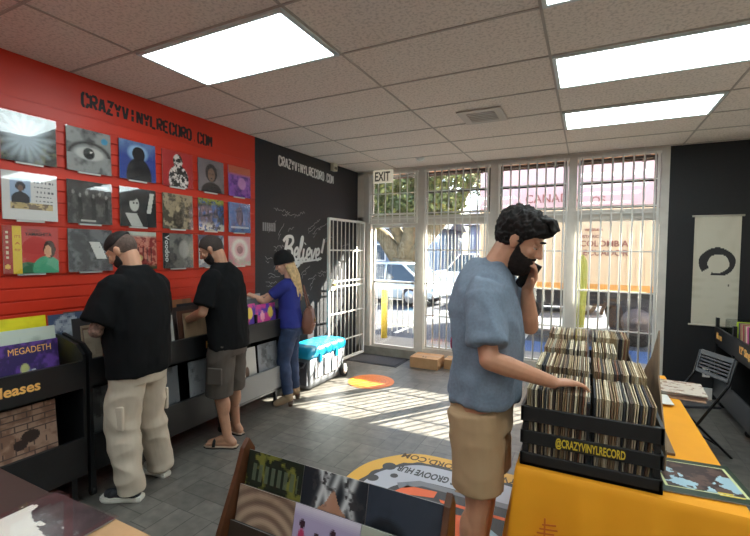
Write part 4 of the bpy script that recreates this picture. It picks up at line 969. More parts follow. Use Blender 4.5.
def shoes(J, i, parent, upper, sole, name='sneaker'):
    a = V(J['an'][i]); t_ = V(J['toe'][i]); d = t_-a; d.z = 0; d.normalize(); sd = V((-d.y,d.x,0))
    z0 = t_.z-.028; hl = V((a.x,a.y,0))-d*.075; tp = V((t_.x,t_.y,0))+d*.02
    def outline(z, gro, lift=0):
        pts = []; L_ = (tp-hl).length
        prof = [(0,.028),(.08,.037),(.25,.036),(.45,.037),(.65,.046),(.82,.046),(.94,.034),(1,.018)]
        for f,w_ in prof: pts.append(hl+d*(f*L_+(gro if f>.5 else -gro))+sd*(w_+gro)+V((0,0,z)))
        for f,w_ in reversed(prof): pts.append(hl+d*(f*L_+(gro if f>.5 else -gro))-sd*(w_+gro)+V((0,0,z)))
        return pts
    sh = empty(name, (0,0,0)); sh.parent = parent
    so_ = mb(sole).rings([outline(z0,.0),outline(z0+.012,.004),outline(z0+.032,.002)]).build('sole', None, sh)
    b = mb(upper); L_ = (tp-hl).length
    b.caps(hl+d*.045+V((0,0,z0+.055)),.040,hl+d*(L_-.05)+V((0,0,z0+.045)),.033); b.caps(hl+d*.05+V((0,0,z0+.05)),.042,a+V((0,0,.02)),.046); b.caps(hl+d*.09+V((0,0,z0+.075)),.036,hl+d*(L_*.6)+V((0,0,z0+.052)),.034)
    b.caps(hl+d*(L_-.075)+sd*.012+V((0,0,z0+.043)),.03,hl+d*(L_-.075)-sd*.012+V((0,0,z0+.043)),.03)
    remesh(b,'upper',upper,sh,.006,2)
    for q in range(4):
        p = hl+d*(L_*.42+.026*q)+V((0,0,z0+.098-.0095*q)); mb(WHITE).tube([p-sd*.026-V((0,0,.012)),p,p+sd*.026-V((0,0,.012))],.0032,6).build('lace', None, sh)
    return sh

# man 1 : black T-shirt, cream cargo trousers -------------------------------------------
t = base('person', .672, 1.835, (-.97,-.24)); Lw = wl(t)
J = dict(sh=[(-.205,.0,1.45),(.205,-.0,1.45)], el=[(-.275,.05,1.18),(.27,.06,1.18)], wr=[tuple(Lw(.36,1.78,1.10)),tuple(Lw(.36,2.06,1.10))],
         hip=[(-.09,0,.93),(.09,0,.93)], kn=[(-.10,.03,.50),(.15,.03,.50)], an=[(-.09,-.02,.10),(.235,.02,.10)], toe=[(-.13,.15,.03),(.27,.18,.03)])
sk = SKIN('skin_man_one',(196,146,118)); hc = V((-.02,.085,1.675)); HR = head_axes(.22,-.55)
b = mb(); torso_rings(b, [(0,-.01,.86,.15,.11),(0,-.01,1.0,.155,.115),(0,0,1.15,.15,.11),(0,0,1.3,.17,.115),(0,0,1.42,.15,.09),(0,.01,1.5,.06,.055)])
b.caps((0,-.0,1.46),.066,hc+HR@V((0,-.03,-.05)),.058); add_head(b,hc,HR); arms(b,J,1,1.05); legs(b,J,1,1,False)
hand(b,J['wr'][0],(.1,1,-.3),(.9,0,-.3),(0,.2,1),.7); hand(b,J['wr'][1],(-.1,1,-.3),(-.9,0,-.3),(0,.2,1),.7)
o = remesh(b,'body',sk,t,.0055,3)
o.data.materials.append(mat('tattooed_skin',(120,92,80),.5,noise_s=45,noise_a=.75))
e0 = V(J['el'][0]); w0 = V(J['wr'][0])
for p in o.data.polygons:
    c_ = p.center; f = (c_-e0).dot(w0-e0)/(w0-e0).length_squared
    if -.25 < f < .92 and (c_-(e0+(w0-e0)*f)).length < .07: p.material_index = 1
HAIRD = mat('dark_hair',(34,27,25),.75,noise_s=60,noise_a=.4); FADE = mat('faded_hair',(88,70,62),.85,noise_s=90,noise_a=.3)
shell('hair_fade',hc,HR,1,hair_short(.002,-.5,.5,.001),FADE,t)
shell('hair',hc,HR,1,lambda d: -.012+sstep(d.z,.42+.2*sstep(-d.y,0,1),.56+.2*sstep(-d.y,0,1))*(.026+.004*noise.noise(d*14)),HAIRD,t)
shell('beard',hc,HR,1,beard_fn(.003),HAIRD,t); eyes(hc,HR,1,t)
bt = mat('black_cotton',(12,12,14),.9,spec=.2)
b = mb(); torso_rings(b, [(0,-.02,.86,.225,.15),(0,-.02,.95,.225,.155),(0,-.01,1.1,.225,.155),(0,-.005,1.25,.235,.155),(0,-.0,1.38,.235,.145),(0,.0,1.46,.205,.125),(0,.0,1.52,.14,.10),(0,.005,1.56,.09,.08),(0,.015,1.58,.078,.072)])
for i in (0,1): cflat(b,V(J['sh'][i])+V(((.03,-.03)[i],0,-.005)),.088,V(J['sh'][i]).lerp(V(J['el'][i]),.82)+V(((-.01,.01)[i],0,0)),.092)
remesh(b,'t_shirt',bt,t,.009,4,folds(.012,5,2.2,1))
cr = mat('cream_cargo_cloth',(196,182,164),.85)
b = mb(); torso_rings(b, [(0,-.02,.80,.17,.13),(0,-.02,.9,.18,.135),(0,-.015,1.0,.175,.13)])
for i in (0,1):
    h,k,a = map(V,(J['hip'][i],J['kn'][i],J['an'][i])); b.tube([h+V((0,-.015,-.02)),h.lerp(k,.5),k,k.lerp(a,.5),a+V((0,0,.02)),a+V((0,0,-.045))],[.115,.108,.098,.09,.082,.086],20)
remesh(b,'cargo_trousers',cr,t,.009,3,folds(.012,5,7,2))
for i in (0,1):
    sg = (-1,1)[i]; k = V(J['hip'][i]).lerp(V(J['kn'][i]),.78)
    bevel(mb(cr).box((k.x+sg*.088-.012,k.y-.085,k.z-.08),(k.x+sg*.088+.012,k.y+.06,k.z+.08)).build('cargo_pocket', None, t),.01,3)
shoes(J,0,t,mat('shoe_black_silver',(40,42,48),.5,noise_s=26,noise_a=.9),mat('shoe_sole',(220,216,206),.6)); shoes(J,1,t,mat('shoe_white',(206,202,192),.6),mat('shoe_sole',(0,0,0)))
tag(t, 'person with short dark hair, black T-shirt and cream cargo trousers, facing the red wall', 'person')

# man 2 : black T-shirt, grey brown shorts, sandals --------------------------------------
t = base('person', .64, 2.68, (-.97,-.25)); Lw = wl(t)
J = dict(sh=[(-.19,.03,1.46),(.19,.03,1.46)], el=[(-.25,.07,1.18),(.24,.10,1.18)], wr=[tuple(Lw(.34,2.50,1.08)),tuple(Lw(.30,2.76,1.12))],
         hip=[(-.09,0,.93),(.09,0,.93)], kn=[(-.09,.02,.49),(.14,.04,.49)], an=[(-.08,-.05,.09),(.19,.03,.09)], toe=[(-.11,.13,.033),(.24,.20,.033)])
sk = SKIN('skin_man_two',(176,130,104)); hc = V((-.05,.115,1.69)); HR = head_axes(.35,-.5)
b = mb(); torso_rings(b, [(0,-.01,.86,.15,.11),(0,-.01,1.0,.155,.115),(0,0,1.15,.15,.11),(0,.02,1.3,.165,.11),(0,.03,1.42,.15,.09),(0,.04,1.5,.06,.055)])
b.caps((0,.02,1.46),.064,hc+HR@V((0,-.03,-.05)),.058); add_head(b,hc,HR); arms(b,J,1,1); legs(b,J,1,1)
hand(b,J['wr'][0],(.1,1,-.3),(.9,0,-.3),(0,.2,1),.7); hand(b,J['wr'][1],(-.1,1,-.3),(-.9,0,-.3),(0,.2,1),.7)
remesh(b,'body',sk,t,.0055,3)
shell('hair',hc,HR,1,hair_short(.004,-.5,.55,.001),mat('cropped_hair',(52,42,38),.85,noise_s=90,noise_a=.35),t)
shell('beard',hc,HR,1,beard_fn(.006),HAIRD,t); eyes(hc,HR,1,t)
b = mb(); torso_rings(b, [(0,-.02,.86,.20,.145),(0,-.02,.95,.20,.145),(0,-.01,1.1,.20,.145),(0,.01,1.25,.215,.145),(0,.02,1.38,.215,.14),(0,.03,1.46,.19,.12),(0,.03,1.52,.13,.095),(0,.035,1.565,.085,.076),(0,.045,1.585,.074,.068)])
for i in (0,1): cflat(b,V(J['sh'][i])+V(((.03,-.03)[i],0,-.005)),.082,V(J['sh'][i]).lerp(V(J['el'][i]),.8),.084)
remesh(b,'t_shirt',bt,t,.009,4,folds(.012,5,2.2,5))
b = mb(); torso_rings(b, [(0,-.02,.80,.165,.13),(0,-.02,.9,.175,.135),(0,-.015,1.0,.17,.13)])
for i in (0,1):
    h,k = map(V,(J['hip'][i],J['kn'][i])); b.tube([h+V((0,-.015,-.02)),h.lerp(k,.5),k+V((0,0,-.04))],[.115,.112,.108],20)
remesh(b,'cargo_shorts',mat('grey_brown_cloth',(78,70,64),.85),t,.009,3,folds(.008,6,5,6))
bevel(mb(mat('grey_brown_cloth',(0,0,0))).box((-.222,-.08,.58),(-.20,.05,.72)).build('cargo_pocket', None, t),.01,3)
for i in (0,1):
    a = V(J['an'][i]); q = V(J['toe'][i]); d = (q-a); d.z = 0; d.normalize(); s_ = empty('sandal',(0,0,0)); s_.parent = t; sd = V((-d.y,d.x,0)); hl = V((a.x,a.y,0))-d*.085; L_ = (V((q.x,q.y,0))-hl).length+.02
    prof = [(0,.024),(.1,.036),(.4,.036),(.7,.046),(.9,.04),(1,.02)]; ol = lambda z: [hl+d*f*L_+sd*w_+V((0,0,z)) for f,w_ in prof]+[hl+d*f*L_-sd*w_+V((0,0,z)) for f,w_ in reversed(prof)]
    mb(mat('sandal_black',(26,24,24),.6)).rings([ol(.0),ol(.012)]).build('sole', None, s_); mb(mat('sandal_pale',(186,160,140),.7)).rings([ol(.012),ol(.02)]).build('footbed', None, s_)
    c_ = hl+d*L_*.66; mb(mat('sandal_black',(0,0,0))).tube([c_+sd*.05+V((0,0,.02)),c_+sd*.034+V((0,0,.062)),c_+V((0,0,.074)),c_-sd*.034+V((0,0,.062)),c_-sd*.05+V((0,0,.02))],.013,8).build('strap', None, s_, True)
tag(t, 'person with cropped hair, black T-shirt, grey brown shorts and sandals, browsing the bins', 'person')

# woman : black beanie, blond hair, blue shirt, jeans, ankle boots ------------------------
t = base('person', .50, 3.72, (-.86,-.5)); Lw = wl(t); q_ = .93
J = dict(sh=[(-.165,.02,1.325),(.165,.0,1.325)], el=[tuple(Lw(.33,3.50,1.14)),tuple(Lw(.40,3.93,1.10))], wr=[tuple(Lw(.22,3.40,1.22)),tuple(Lw(.27,3.62,1.20))],
         hip=[(-.085,0,.86),(.085,0,.86)], kn=[(-.10,.05,.48),(.08,-.01,.47)], an=[(-.11,.0,.12),(.12,-.05,.12)], toe=[(-.13,.15,.03),(.14,.10,.03)])
sk = SKIN('skin_woman',(214,168,142)); hc = V((-.03,.055,1.545)); HR = head_axes(.2,-.4)
b = mb(); torso_rings(b, [(0,-.01,.84,.145,.11),(0,-.01,.94,.15,.11),(0,0,1.05,.115,.09),(0,0,1.2,.135,.10),(0,0,1.3,.125,.08),(0,0,1.37,.055,.05)])
b.caps((0,0,1.34),.05,hc+HR@V((0,-.02,-.05)),.048); add_head(b,hc,HR,.93); arms(b,J,.86); legs(b,J,.9,1,False)
hand(b,J['wr'][0],(0,1,-.3),(0,-.2,-1),(1,0,0),.4,.88); hand(b,J['wr'][1],(0,1,-.3),(0,-.2,-1),(-1,0,0),.4,.88)
remesh(b,'body',sk,t,.0055,3); eyes(hc,HR,.93,t,(70,90,110))
shell('beanie',hc,HR,.93,lambda d: -.02+sstep(d.z,-.02-.1*d.y*-1*0+.18*d.y,.06+.18*d.y)*(.046+.02*sstep(d.z,.6,1)+.0015*math.sin(math.atan2(d.x,d.y)*40)),mat('black_knit',(18,18,20),.95,noise_s=70,noise_a=.4),t)
BL = mat('blond_hair',(200,168,122),.6,noise_s=30,noise_a=.35)
b = mb()
for k in range(17):
    f = (k-8)/8; r0 = hc+HR@V((.074*math.sin(f*1.9),-.03-.06*math.cos(f*1.9),-.02)); e = V((.11*f+.02,-.135+.03*abs(f)+.01*(k%3),1.14+.03*(k%4)+.05*abs(f)))
    m_ = r0.lerp(e,.45)+V((0,-.015,.01)); b.tube([r0,m_,r0.lerp(e,.8)+V((0,-.012,0)),e],[.019,.02,.014,.005],8)
remesh(b,'hair',BL,t,.006,1,folds(.004,40,3,2))
bl = mat('royal_blue_cotton',(34,44,128),.8)
b = mb(); torso_rings(b, [(0,-.01,.86,.175,.135),(0,-.01,.94,.172,.13),(0,0,1.06,.145,.11),(0,0,1.2,.16,.12),(0,0,1.29,.165,.105),(0,0,1.355,.12,.075),(0,.0,1.385,.07,.055)])
for i in (0,1): cflat(b,V(J['sh'][i])+V(((.025,-.025)[i],0,-.005)),.064,V(J['sh'][i]).lerp(V(J['el'][i]),.62),.062)
remesh(b,'t_shirt',bl,t,.008,4,folds(.006,7,4,9))
dn = mat('blue_denim',(44,58,88),.85,noise_s=9,noise_a=.3)
b = mb(); torso_rings(b, [(0,-.01,.76,.155,.12),(0,-.015,.86,.165,.13),(0,-.01,.95,.15,.115)])
for i in (0,1):
    h,k,a = map(V,(J['hip'][i],J['kn'][i],J['an'][i])); b.tube([h+V((0,-.015,-.02)),h.lerp(k,.5),k,k.lerp(a,.35),a+V((0,0,.02))],[.096,.088,.072,.068,.054],18)
remesh(b,'jeans',dn,t,.008,3,folds(.005,8,12,4)); mb(mat('denim_patch',(120,112,100),.8)).box((.02,-.150,.89),(.075,-.138,.92)).build('waist_patch', None, t)
for i in (0,1):
    a = V(J['an'][i]); q = V(J['toe'][i]); d = q-a; d.z = 0; d.normalize(); bo = empty('ankle_boot',(0,0,0)); bo.parent = t; sm = mat('beige_suede',(150,126,100),.85)
    b = mb(); b.tube([a+V((0,0,.07)),a+V((0,0,.0)),a-d*.01+V((0,0,-.04))],[.052,.05,.045],16); b.caps(a+V((0,0,-.02)),.045,q-d*.02+V((0,0,.01)),.03); b.caps(a-d*.015+V((0,0,-.03)),.042,q-d*.03+V((0,0,.0)),.029); remesh(b,'upper',sm,bo,.006,2)
    hh = V((a.x,a.y,0))-d*.025; mb(mat('boot_heel',(70,48,36),.6)).tube([hh,hh+V((0,0,.06))],[.022,.032],14).build('heel', None, bo, True)
# shoulder bag hanging from her right shoulder
o = empty('shoulder_bag',(.64,3.885,.78), .5); bb = mb(); 
bb.rings([rr_ring(-.05,.05,-.15,.15,0,.04),rr_ring(-.07,.07,-.17,.17,.08,.05),rr_ring(-.045,.045,-.14,.14,.24,.03),rr_ring(-.02,.02,-.12,.12,.28,.018)]).fill(mat('brown_leather',(122,78,62),.6)).build('bag_body', None, o, True)
mb(mat('brown_leather',(0,0,0))).tube([(0,-.1,.27),(-.04,-.06,.42),(-.06,.0,.52),(-.04,.06,.42),(0,.1,.27)],.008,8).build('strap', None, o, True); mb(mat('bag_clasp',(190,170,120),.3,.8)).box((.064,-.02,.12),(.075,.02,.15)).build('clasp', None, o)
tag(o, 'brown leather bag hanging from the shoulder of the person in blue', 'bag')
tag(t, 'person in a black beanie with long blond hair, blue shirt, jeans and beige ankle boots', 'person')

# man 3 : grey blue T-shirt, khaki shorts, beard, on the phone -----------------------------
t = base('person', 2.995, 2.06, (1,.06)); Lw = wl(t)
J = dict(sh=[(-.185,.02,1.535),(.195,.0,1.50)], el=[tuple(Lw(3.17,2.22,1.33)),tuple(Lw(3.06,1.80,1.24))], wr=[tuple(Lw(3.165,2.13,1.515)),tuple(Lw(3.30,2.00,1.125))],
         hip=[(-.095,-.02,.98),(.095,-.02,.98)], kn=[(-.12,.0,.52),(.11,-.01,.52)], an=[(-.13,-.04,.10),(.13,-.04,.10)], toe=[(-.15,.15,.03),(.15,.15,.03)])
sk = SKIN('skin_man_three',(198,142,112)); hc = V((-.01,.14,1.75)); HR = head_axes(-.12,-.50); hs = 1.06
b = mb(); torso_rings(b, [(0,-.02,.9,.155,.115),(0,-.02,1.05,.16,.125),(0,0,1.2,.155,.125),(0,.0,1.35,.17,.12),(0,.0,1.47,.15,.095),(0,.02,1.56,.06,.058)])
b.caps((0,-.005,1.54),.076,hc+HR@V((0,-.03,-.05)),.066); add_head(b,hc,HR,hs); arms(b,J,1.02,1.05); legs(b,J,1.03,1.0)
hand(b,J['wr'][0],(.25,.35,.9),(.4,-.9,.1),(.6,.4,-.1),.75,1.0); hand(b,J['wr'][1],tuple(Lw(3.45,2.13,1.115)-Lw(3.30,2.00,1.125)),(0,.1,-1),(-.9,.3,0),.42,1.08,.12)
remesh(b,'body',sk,t,.005,3); eyes(hc,HR,hs,t)
HL3 = lambda y: float(np.interp(y, HY, [-.62,-.60,-.45,-.05,-.30,-.28,.20,.46,.52,.52]))
def h3(d):
    d_ = d.z+.05*noise.noise(V((d.x*20,d.y*20,d.z*6))); m_ = sstep(d_, HL3(d.y)-.02, HL3(d.y)+.09)
    q = sstep(d.z,.1,.8)*.026+sstep(d.y,.2,.7)*sstep(d.z,.4,.6)*.022
    w_ = noise.noise(V((d.x*5,d.y*7,d.z*7)))*.010+abs(noise.noise(V((d.x*13+3,d.y*10,d.z*12))))*.010
    return -.016+m_*(.022+q*.85+w_*1.25+.008*sstep(-d.y,.3,.8))
HB = mat('black_wavy_hair',(30,24,22),.7,noise_s=50,noise_a=.5,spec=.25)
shell('hair',hc,HR,hs,h3,HB,t,(140,90))
b = mb()
rs2 = random.Random(11)
for k in range(16):
    x = -.06+.008*k; p0 = hc+HR@(V((x,.045+rs2.uniform(-.01,.01),.115))*hs); p1 = p0+HR@V((rs2.uniform(-.01,.01),.035,.016)); p2_ = p0+HR@V((rs2.uniform(-.01,.01),.055+rs2.uniform(0,.022),-.012+rs2.uniform(-.01,.01))); b.tube([p0,p1,p2_],[.018,.018,.008],8)
remesh(b,'quiff',HB,t,.005,1,folds(.003,40,30,2))
shell('beard',hc,HR,hs,beard_fn(.012,.020),mat('dark_beard',(36,27,24),.8,noise_s=60,noise_a=.4,spec=.2),t,(120,80))
mb(mat('dark_beard',(0,0,0))).tube([hc+HR@(V((x,.096-abs(x)*.55,-.041-abs(x)*.35))*hs) for x in (-.034,-.018,0,.018,.034)],[.005,.008,.007,.008,.005],8).build('moustache', None, t, True)
for sx in (-1,1): mb(HB).tube([hc+HR@(V((sx*x,.093-abs(x-.03)*.3,.040-abs(x-.03)*.22))*hs) for x in (.012,.03,.05)],[.004,.0055,.003],8).build('eyebrow', None, t, True)
gb = mat('heather_blue_cotton',(116,128,144),.85,noise_s=80,noise_a=.10)
b = mb(); torso_rings(b, [(0,-.012,1.0,.20,.160),(0,-.008,1.08,.198,.156),(0,-.002,1.2,.198,.158),(0,-.0,1.32,.208,.156),(0,-.01,1.43,.215,.155),(0,-.015,1.52,.195,.135),(0,-.015,1.59,.135,.11),(0,-.005,1.635,.092,.09),(0,.005,1.655,.082,.082)])
for i in (0,1): cflat(b,V(J['sh'][i])+V(((.03,-.03)[i],0,-.005)),.090,V(J['sh'][i]).lerp(V(J['el'][i]),(.62,.76)[i]),.084)
remesh(b,'t_shirt',gb,t,.008,4,folds(.017,7,3,13,.4))
mb(mat('pink_print',(196,50,96),.7)).ell((.04,-.163,1.25),(.02,.006,.03),None,None,10,8).build('printed_mark', None, t)
kh = mat('khaki_cloth',(180,148,112),.85)
b = mb(); torso_rings(b, [(0,-.02,.86,.18,.145),(0,-.02,.96,.175,.145),(0,-.015,1.05,.15,.12)])
for i in (0,1):
    h,k = map(V,(J['hip'][i],J['kn'][i])); b.tube([h+V((0,-.015,-.02)),h.lerp(k,.5)+V((0,.0,0)),k+V((0,0,.075))],[.125,.122,.115],22)
remesh(b,'shorts',kh,t,.008,3,folds(.006,6,7,17))
bevel(mb(mat('khaki_hem',(166,134,100),.85)).box((.19,-.10,.60),(.20,-.02,.603)).build('hem_stitch', None, t),.001)
for i in (0,1): shoes(J,i,t,mat('shoe_dark',(60,60,64),.6),mat('shoe_sole',(0,0,0)))
tag(t, 'bearded person in a blue grey T-shirt and khaki shorts, one hand on the records', 'person')
p = Lw(3.155,2.155,1.60); o = empty('mobile_phone', (3.163,2.165,1.585)); o.rotation_euler = (math.radians(8),math.radians(28),math.radians(10))
bevel(mb(mat('phone_black',(18,18,22),.2)).box((-.035,-.004,-.07),(.035,.004,.07)).build('phone_case', None, o),.003); mb(mat('phone_glass',(8,8,12),.05)).box((-.032,-.005,-.066),(.032,-.004,.066)).build('screen', None, o)
tag(o, 'dark mobile phone held to the bearded man\'s face', 'phone')

# ------------------------------------------------------------------ outside
GZ = -.12
tag(mb().box((-60,D+1.5,GZ-.1),(60,80,GZ)).build('street', mat('asphalt',(54,57,64),.9,noise_s=3,noise_a=.12)), kind='structure')
tag(mb().box((-20,D+.12,GZ-.1),(20,D+1.5,0)).build('sidewalk', mat('concrete',(120,116,108),.85,noise_s=3,noise_a=.08)), kind='structure')
ls = mb(WHITE)
for x in (-5.6,-3.0,-.4,2.2,4.8): ls.box((x,D+2.4,GZ),(x+.1,D+6.6,GZ+.004))
tag(ls.build('parking_lines'), kind='structure')
tag(mb().box((1.2,D+1.6,GZ),(6,D+3.0,GZ+.004)).build('blue_parking_paint', mat('blue_paint',(50,84,130),.8,noise_s=4,noise_a=.1)), kind='structure')
ov = mb(mat('soffit_wood',(196,150,112),.7)); ov.box((-6,D+.12,3.11),(9,D+1.30,3.20)); ov.box((-6,D+1.30,3.08),(9,D+1.36,3.38), mat('fascia_brown',(92,70,58),.7))
for x in np.arange(-5.5,9,1.2): ov.box((x,D+.12,3.06),(x+.06,D+1.30,3.11), mat('fascia_brown',(0,0,0)))
tag(ov.build('roof_overhang', None), kind='structure')
tag(mb().box((-12,D,-.1),(-.12,D+.12,3.1)).box((RX+.1,D,-.1),(14,D+.12,3.1)).build('facade', mat('stucco',(190,184,174),.9)), kind='structure')
# bollard
t = empty('bollard', (-.10,7.42,0)); ym = mat('yellow_paint',(228,196,72),.6); mb(ym).cyl((0,0,0),(0,0,.92),.06,18).build('post', None, t, True); mb(ym).ell((0,0,.92),(.06,.06,.03)).build('cap', None, t, True)
tag(t, 'yellow bollard on the pavement outside the glass door', 'bollard')
t = empty('bar_reflection', (-.9,8.7,GZ));  # bars added outside to mimic the inner gate mirrored in the door glass
for k in range(8): mb(WHITE).cyl((k*.13,0,0),(k*.13,0,1.0),.012,8).build('bar', None, t)
mb(WHITE).box((-.03,-.015,.98),(.96,.015,1.02)).build('rail', None, t); mb(WHITE).box((-.03,-.015,.12),(.96,.015,.15)).build('rail', None, t)
tag(t, 'short white bars outside, standing in for the gate reflected in the door glass', 'bar_reflection')
# truck with map-like lettering on its side
t = empty('box_truck', (1.25,9.5,GZ)); TK = mat('truck_cream',(238,212,174),.6,noise_s=.8,noise_a=.04)
bx = mb(TK); bx.box((0,0,1.05),(9,2.3,3.88)); bxo = bx.build('cargo_box', None, t)
cg = mb(TK)
for k in range(60): cg.box((.15*k,-.012,1.1),(.15*k+.02,0,3.85))
cg.build('side_ribs', None, bxo)
mb(mat('orange_band',(232,166,84),.6)).box((0,-.014,1.06),(9,.0,1.2)).build('lower_band', None, bxo)
pk = mb(mat('pink_panel',(226,184,178),.6)).box((0,-.016,2.75),(9,0,3.86)).build('upper_panel', None, bxo)
TP = mat('truck_print',(150,84,70),.7)
for s_,x,z,sz in (('COLOMBIA',2.02,1.95,.165),('ECUADOR',2.08,1.77,.165),('CANADA',.95,2.86,.24),('OS',2.2,2.80,.2),('COSTA RICA',1.95,2.12,.08),('VENEZUELA',2.1,2.26,.06)):
    text('lettering', s_, sz, frame((x,-.018,z),(1,0,0),(0,0,1)), TP, bxo, .001, .002)
mb(mat('truck_chassis',(52,50,52),.6)).box((0,.1,.75),(9,2.2,1.05)).build('chassis', None, t)
for x in (.7,3.05,7.6):
    for y in (.05,1.95):
        wh = mb(mat('tyre',(58,54,54),.85)).cyl((x,y,.48),(x,y+.3,.48),.48,32).build('wheel', None, t, True); mb(mat('wheel_rim',(110,100,96),.5,.3)).cyl((x,y-.02,.48),(x,y+.1,.48),.27,24).build('rim', None, wh, True); mb(mat('wheel_rim',(0,0,0))).cyl((x,y-.06,.48),(x,y,.48),.09,16).build('hub', None, wh, True)
    mb(mat('mud_guard',(96,84,80),.6)).tube([(x+.62*math.cos(a),.18,.48+.62*math.sin(a)) for a in np.linspace(.15,PI-.15,14)],.035,8).build('mud_guard', None, t, True)
tag(t, 'large cream truck with COLOMBIA and ECUADOR printed on its side, parked outside', 'truck')
def car(x, y, rz, col, label, suv=False, dark=None):
    t = empty('car', (x,y,GZ), rz); L_ = 4.5; m_ = mat('car_paint_%d_%d_%d'%col, col, .3, .2, coat=.5); W_ = .88; hh = 1.75 if suv else 1.42; bz = .95 if suv else .82
    secs = [(-2.2,.35,.62),(-2.1,.28,.72),(-1.4,.22,bz),(0,.2,bz+.02),(1.3,.22,bz),(2.1,.28,.74),(2.25,.35,.6)]
    b = mb(m_); rg = []
    for (sx,z0,z1) in secs:
        rg.append([V((sx,-W_,z0+.05)),V((sx,-W_-.01,(z0+z1)/2)),V((sx,-W_+.06,z1)),V((sx,-W_+.25,z1+.03)),V((sx,W_-.25,z1+.03)),V((sx,W_-.06,z1)),V((sx,W_+.01,(z0+z1)/2)),V((sx,W_,z0+.05)),V((sx,W_-.1,z0)),V((sx,-W_+.1,z0))])
    b.rings(rg).build('car_body', None, t, False)
    x0,x1,x2,x3 = (-2.0,-1.75,.3,.9) if suv else (-1.75,-1.0,.35,1.15)
    b = mb(mat('car_glass',(40,50,58),.08)); b.rings([[V((x0,-W_+.08,bz)),V((x0,W_-.08,bz))]+[V((x1,W_-.2,hh-.05)),V((x1,-W_+.2,hh-.05))],[V((x3,-W_+.08,bz)),V((x3,W_-.08,bz)),V((x2,W_-.2,hh-.05)),V((x2,-W_+.2,hh-.05))]]).build('cabin_glass', None, t)
    mb(m_).rings([rr_ring(x1-.05,x2+.05,-W_+.18,W_-.18,hh-.06,.12),rr_ring(x1+.05,x2-.05,-W_+.26,W_-.26,hh,.12)]).build('roof', None, t, True)
    for sy in (-1,1):
        for (a,c_) in (((x0,sy*(W_-.07),bz),(x1,sy*(W_-.19),hh-.05)),((x3,sy*(W_-.07),bz),(x2,sy*(W_-.19),hh-.05)),((-.35,sy*(W_-.07),bz),(-.35,sy*(W_-.19),hh-.05))): mb(m_).bar(a,c_,.06,.05).build('pillar', None, t)
        for sx in (-1.4,1.38):
            wh = mb(mat('tyre',(0,0,0))).cyl((sx,sy*(W_-.2),.32),(sx,sy*(W_+.015),.32),.32,24).build('wheel', None, t, True); mb(mat('alloy',(190,194,198),.35,.6)).cyl((sx,sy*(W_-.0),.32),(sx,sy*(W_+.025),.32),.21,18).build('rim', None, wh, True)
        mb(mat('lamp_red',(170,40,36),.3)).box((2.12,sy*.7-.12,.62),(2.26,sy*.7+.12,.72)).build('rear_lamp', None, t)
        mb(mat('lamp_clear',(220,224,228),.2)).box((-2.2,sy*.68-.14,.55),(-2.1,sy*.68+.14,.66)).build('head_lamp', None, t)
    return tag(t, label, 'car')
car(-3.0,13.9,math.radians(172),(170,186,196),'silver blue sedan parked in the lot, seen through the glass door')
car(-1.2,18.6,math.radians(180),(226,228,230),'white high roofed car parked farther back behind the bars',True)
car(1.9,14.6,math.radians(186),(60,62,66),'dark low car parked in front of the white one',False)
car(-11.5,24,math.radians(200),(190,40,44),'red car far off at the left of the glass door')
# buildings
def building(x,y,w_,d_,h_,col,roofc,label,n):
    t = empty('building',(x,y,GZ)); mb(mat('wall_%d_%d_%d'%col,col,.9)).box((0,0,0),(w_,d_,h_)).build('wall', None, t); mb(mat('roof_%d_%d_%d'%roofc,roofc,.8)).prism([(-.5,h_),(d_+.5,h_),(d_/2,h_+2.0)],-.5,w_+.5,0).build('roof', None, t)
    for k in range(n):
        f = mb(WHITE).box((1+k*w_/n,-.05,1.0),(2.6+k*w_/n,.02,2.4)).build('window', None, t); mb(mat('far_glass',(70,84,96),.1)).box((1.1+k*w_/n,-.07,1.1),(2.5+k*w_/n,-.05,2.3)).build('window_pane', None, f)
    return tag(t, label, 'building')
building(-24,31,17,8,3.6,(120,138,158),(84,88,96),'pale blue low building across the street beyond the door',5)
building(-5,33,22,8,3.9,(128,138,156),(92,94,104),'blue grey building across the street behind the parked cars',6)
# trees
LEAF = [mat('leaf_green_%d'%k,c_,.8) for k,c_ in enumerate(((84,92,50),(112,114,60),(50,62,38)))]
BARK = mat('bark',(104,92,70),.95,noise_s=6,noise_a=.3)
def tree(x,y,r,forks,crown,nl,label,lsz=.16,li=0,seed=1):
    t = empty('tree',(x,y,GZ)); rs_ = random.Random(seed); b = mb()
    for pts,rad in forks: b.tube(pts, rad, 10)
    b.fill(BARK).build('trunk', None, t, True)
    lv = mb()
    for (cx,cy_,cz,rx,ry,rz_) in crown:
        for k in range(nl):
            d = V((rs_.gauss(0,1),rs_.gauss(0,1),rs_.gauss(0,1))).normalized(); q = .55+.45*rs_.random(); p = V((cx+d.x*rx*q,cy_+d.y*ry*q,cz+d.z*rz_*q))
            a = V((rs_.gauss(0,1),rs_.gauss(0,1),rs_.gauss(0,1))).normalized()*lsz; c_ = a.orthogonal().normalized()*lsz*.45
            lv.add([p-a,p+c_,p+a,p-c_],[(0,1,2,3)],LEAF[rs_.choice((li,li,(li+1)%3))])
    lv.build('foliage', None, t, False, False)
    return tag(t, label, 'tree')
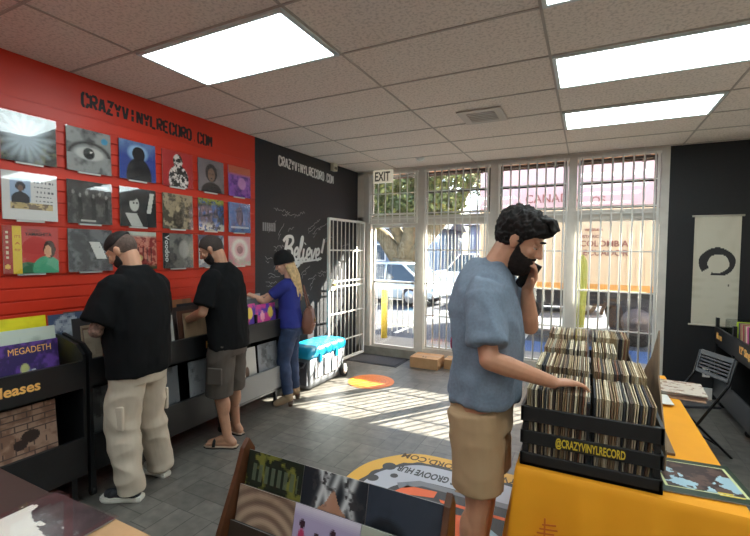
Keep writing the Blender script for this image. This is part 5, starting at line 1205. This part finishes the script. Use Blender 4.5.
tree(-3.6,16.5,.4,[([(0,0,0),(0,0,.9),(.05,0,1.5)],[.62,.48,.5]),([(0,0,1.3),(-.9,.1,2.4),(-2.2,.2,3.3),(-3.6,.2,3.8)],[.42,.32,.24,.14]),([(0,0,1.3),(.4,0,2.6),(.2,0,4.2),(.6,0,6)],[.42,.34,.26,.14]),([(.05,0,1.3),(1.2,.2,2.6),(2.4,.2,3.9),(3.4,.3,5.6)],[.36,.3,.22,.1]),([(.1,0,2),(-.8,0,3.6),(-1.4,0,5.4)],[.26,.2,.1])],
     [(-2.5,0,5.2,2.6,2,1.5),(.8,0,6,2.8,2,1.8),(3.2,0,5.6,2.2,2,1.6),(-.2,0,4.4,2.2,1.6,.9),(-1.8,-.3,3.6,2.0,1.2,.8),(1.2,-.3,3.7,1.6,1.2,.7)],1500,'big pale barked tree spreading over the parking lot outside the door',.17,0,3)
tree(-14,21,.4,[([(0,0,0),(0,0,3),(.2,0,6)],[.35,.3,.15])],[(0,0,6,3.4,2.5,2.6),(2.5,0,4.6,2,2,1.3)],1800,'leafy tree at the far left of the parking lot',.2,2,5)
tree(3.5,26,.4,[([(0,0,0),(0,0,3),(.2,0,6)],[.3,.25,.12])],[(0,0,5.6,3,2,2.4)],1500,'darker tree behind the parked cars',.2,2,6)
# tall cactus
def cactus(x,y,z0,h_,r,label,lean=.0):
    t = empty('cactus',(x,y,z0)); b = mb(mat('cactus_green',(150,152,76),.8)); rg = []
    for i in range(18):
        f = i/17; rr_ = r*(.75+.3*math.sin(f*PI*.8+.3))*(1 if f < .86 else math.sqrt(max(.02,1-((f-.86)/.145)**2))); rg.append([V((lean*f+rr_*(1+.16*math.cos(7*2*PI*k/56))*math.cos(2*PI*k/56), rr_*(1+.16*math.cos(7*2*PI*k/56))*math.sin(2*PI*k/56), h_*f)) for k in range(56)])
    b.rings(rg).build('stem', None, t, True); mb(mat('clay_pot',(150,96,70),.8)).rings([[V((q*math.cos(2*PI*k/20),q*math.sin(2*PI*k/20),zz)) for k in range(20)] for q,zz in ((.12,-z0),(.17,-z0+.28))]).build('pot', None, t, True)
    return tag(t,label,'cactus')
cactus(3.30,7.1,.25,1.42,.075,'tall yellow green cactus outside the window right of the bearded man',.05)
cactus(4.62,7.3,.25,.9,.06,'shorter cactus outside at the right end of the window',.0)
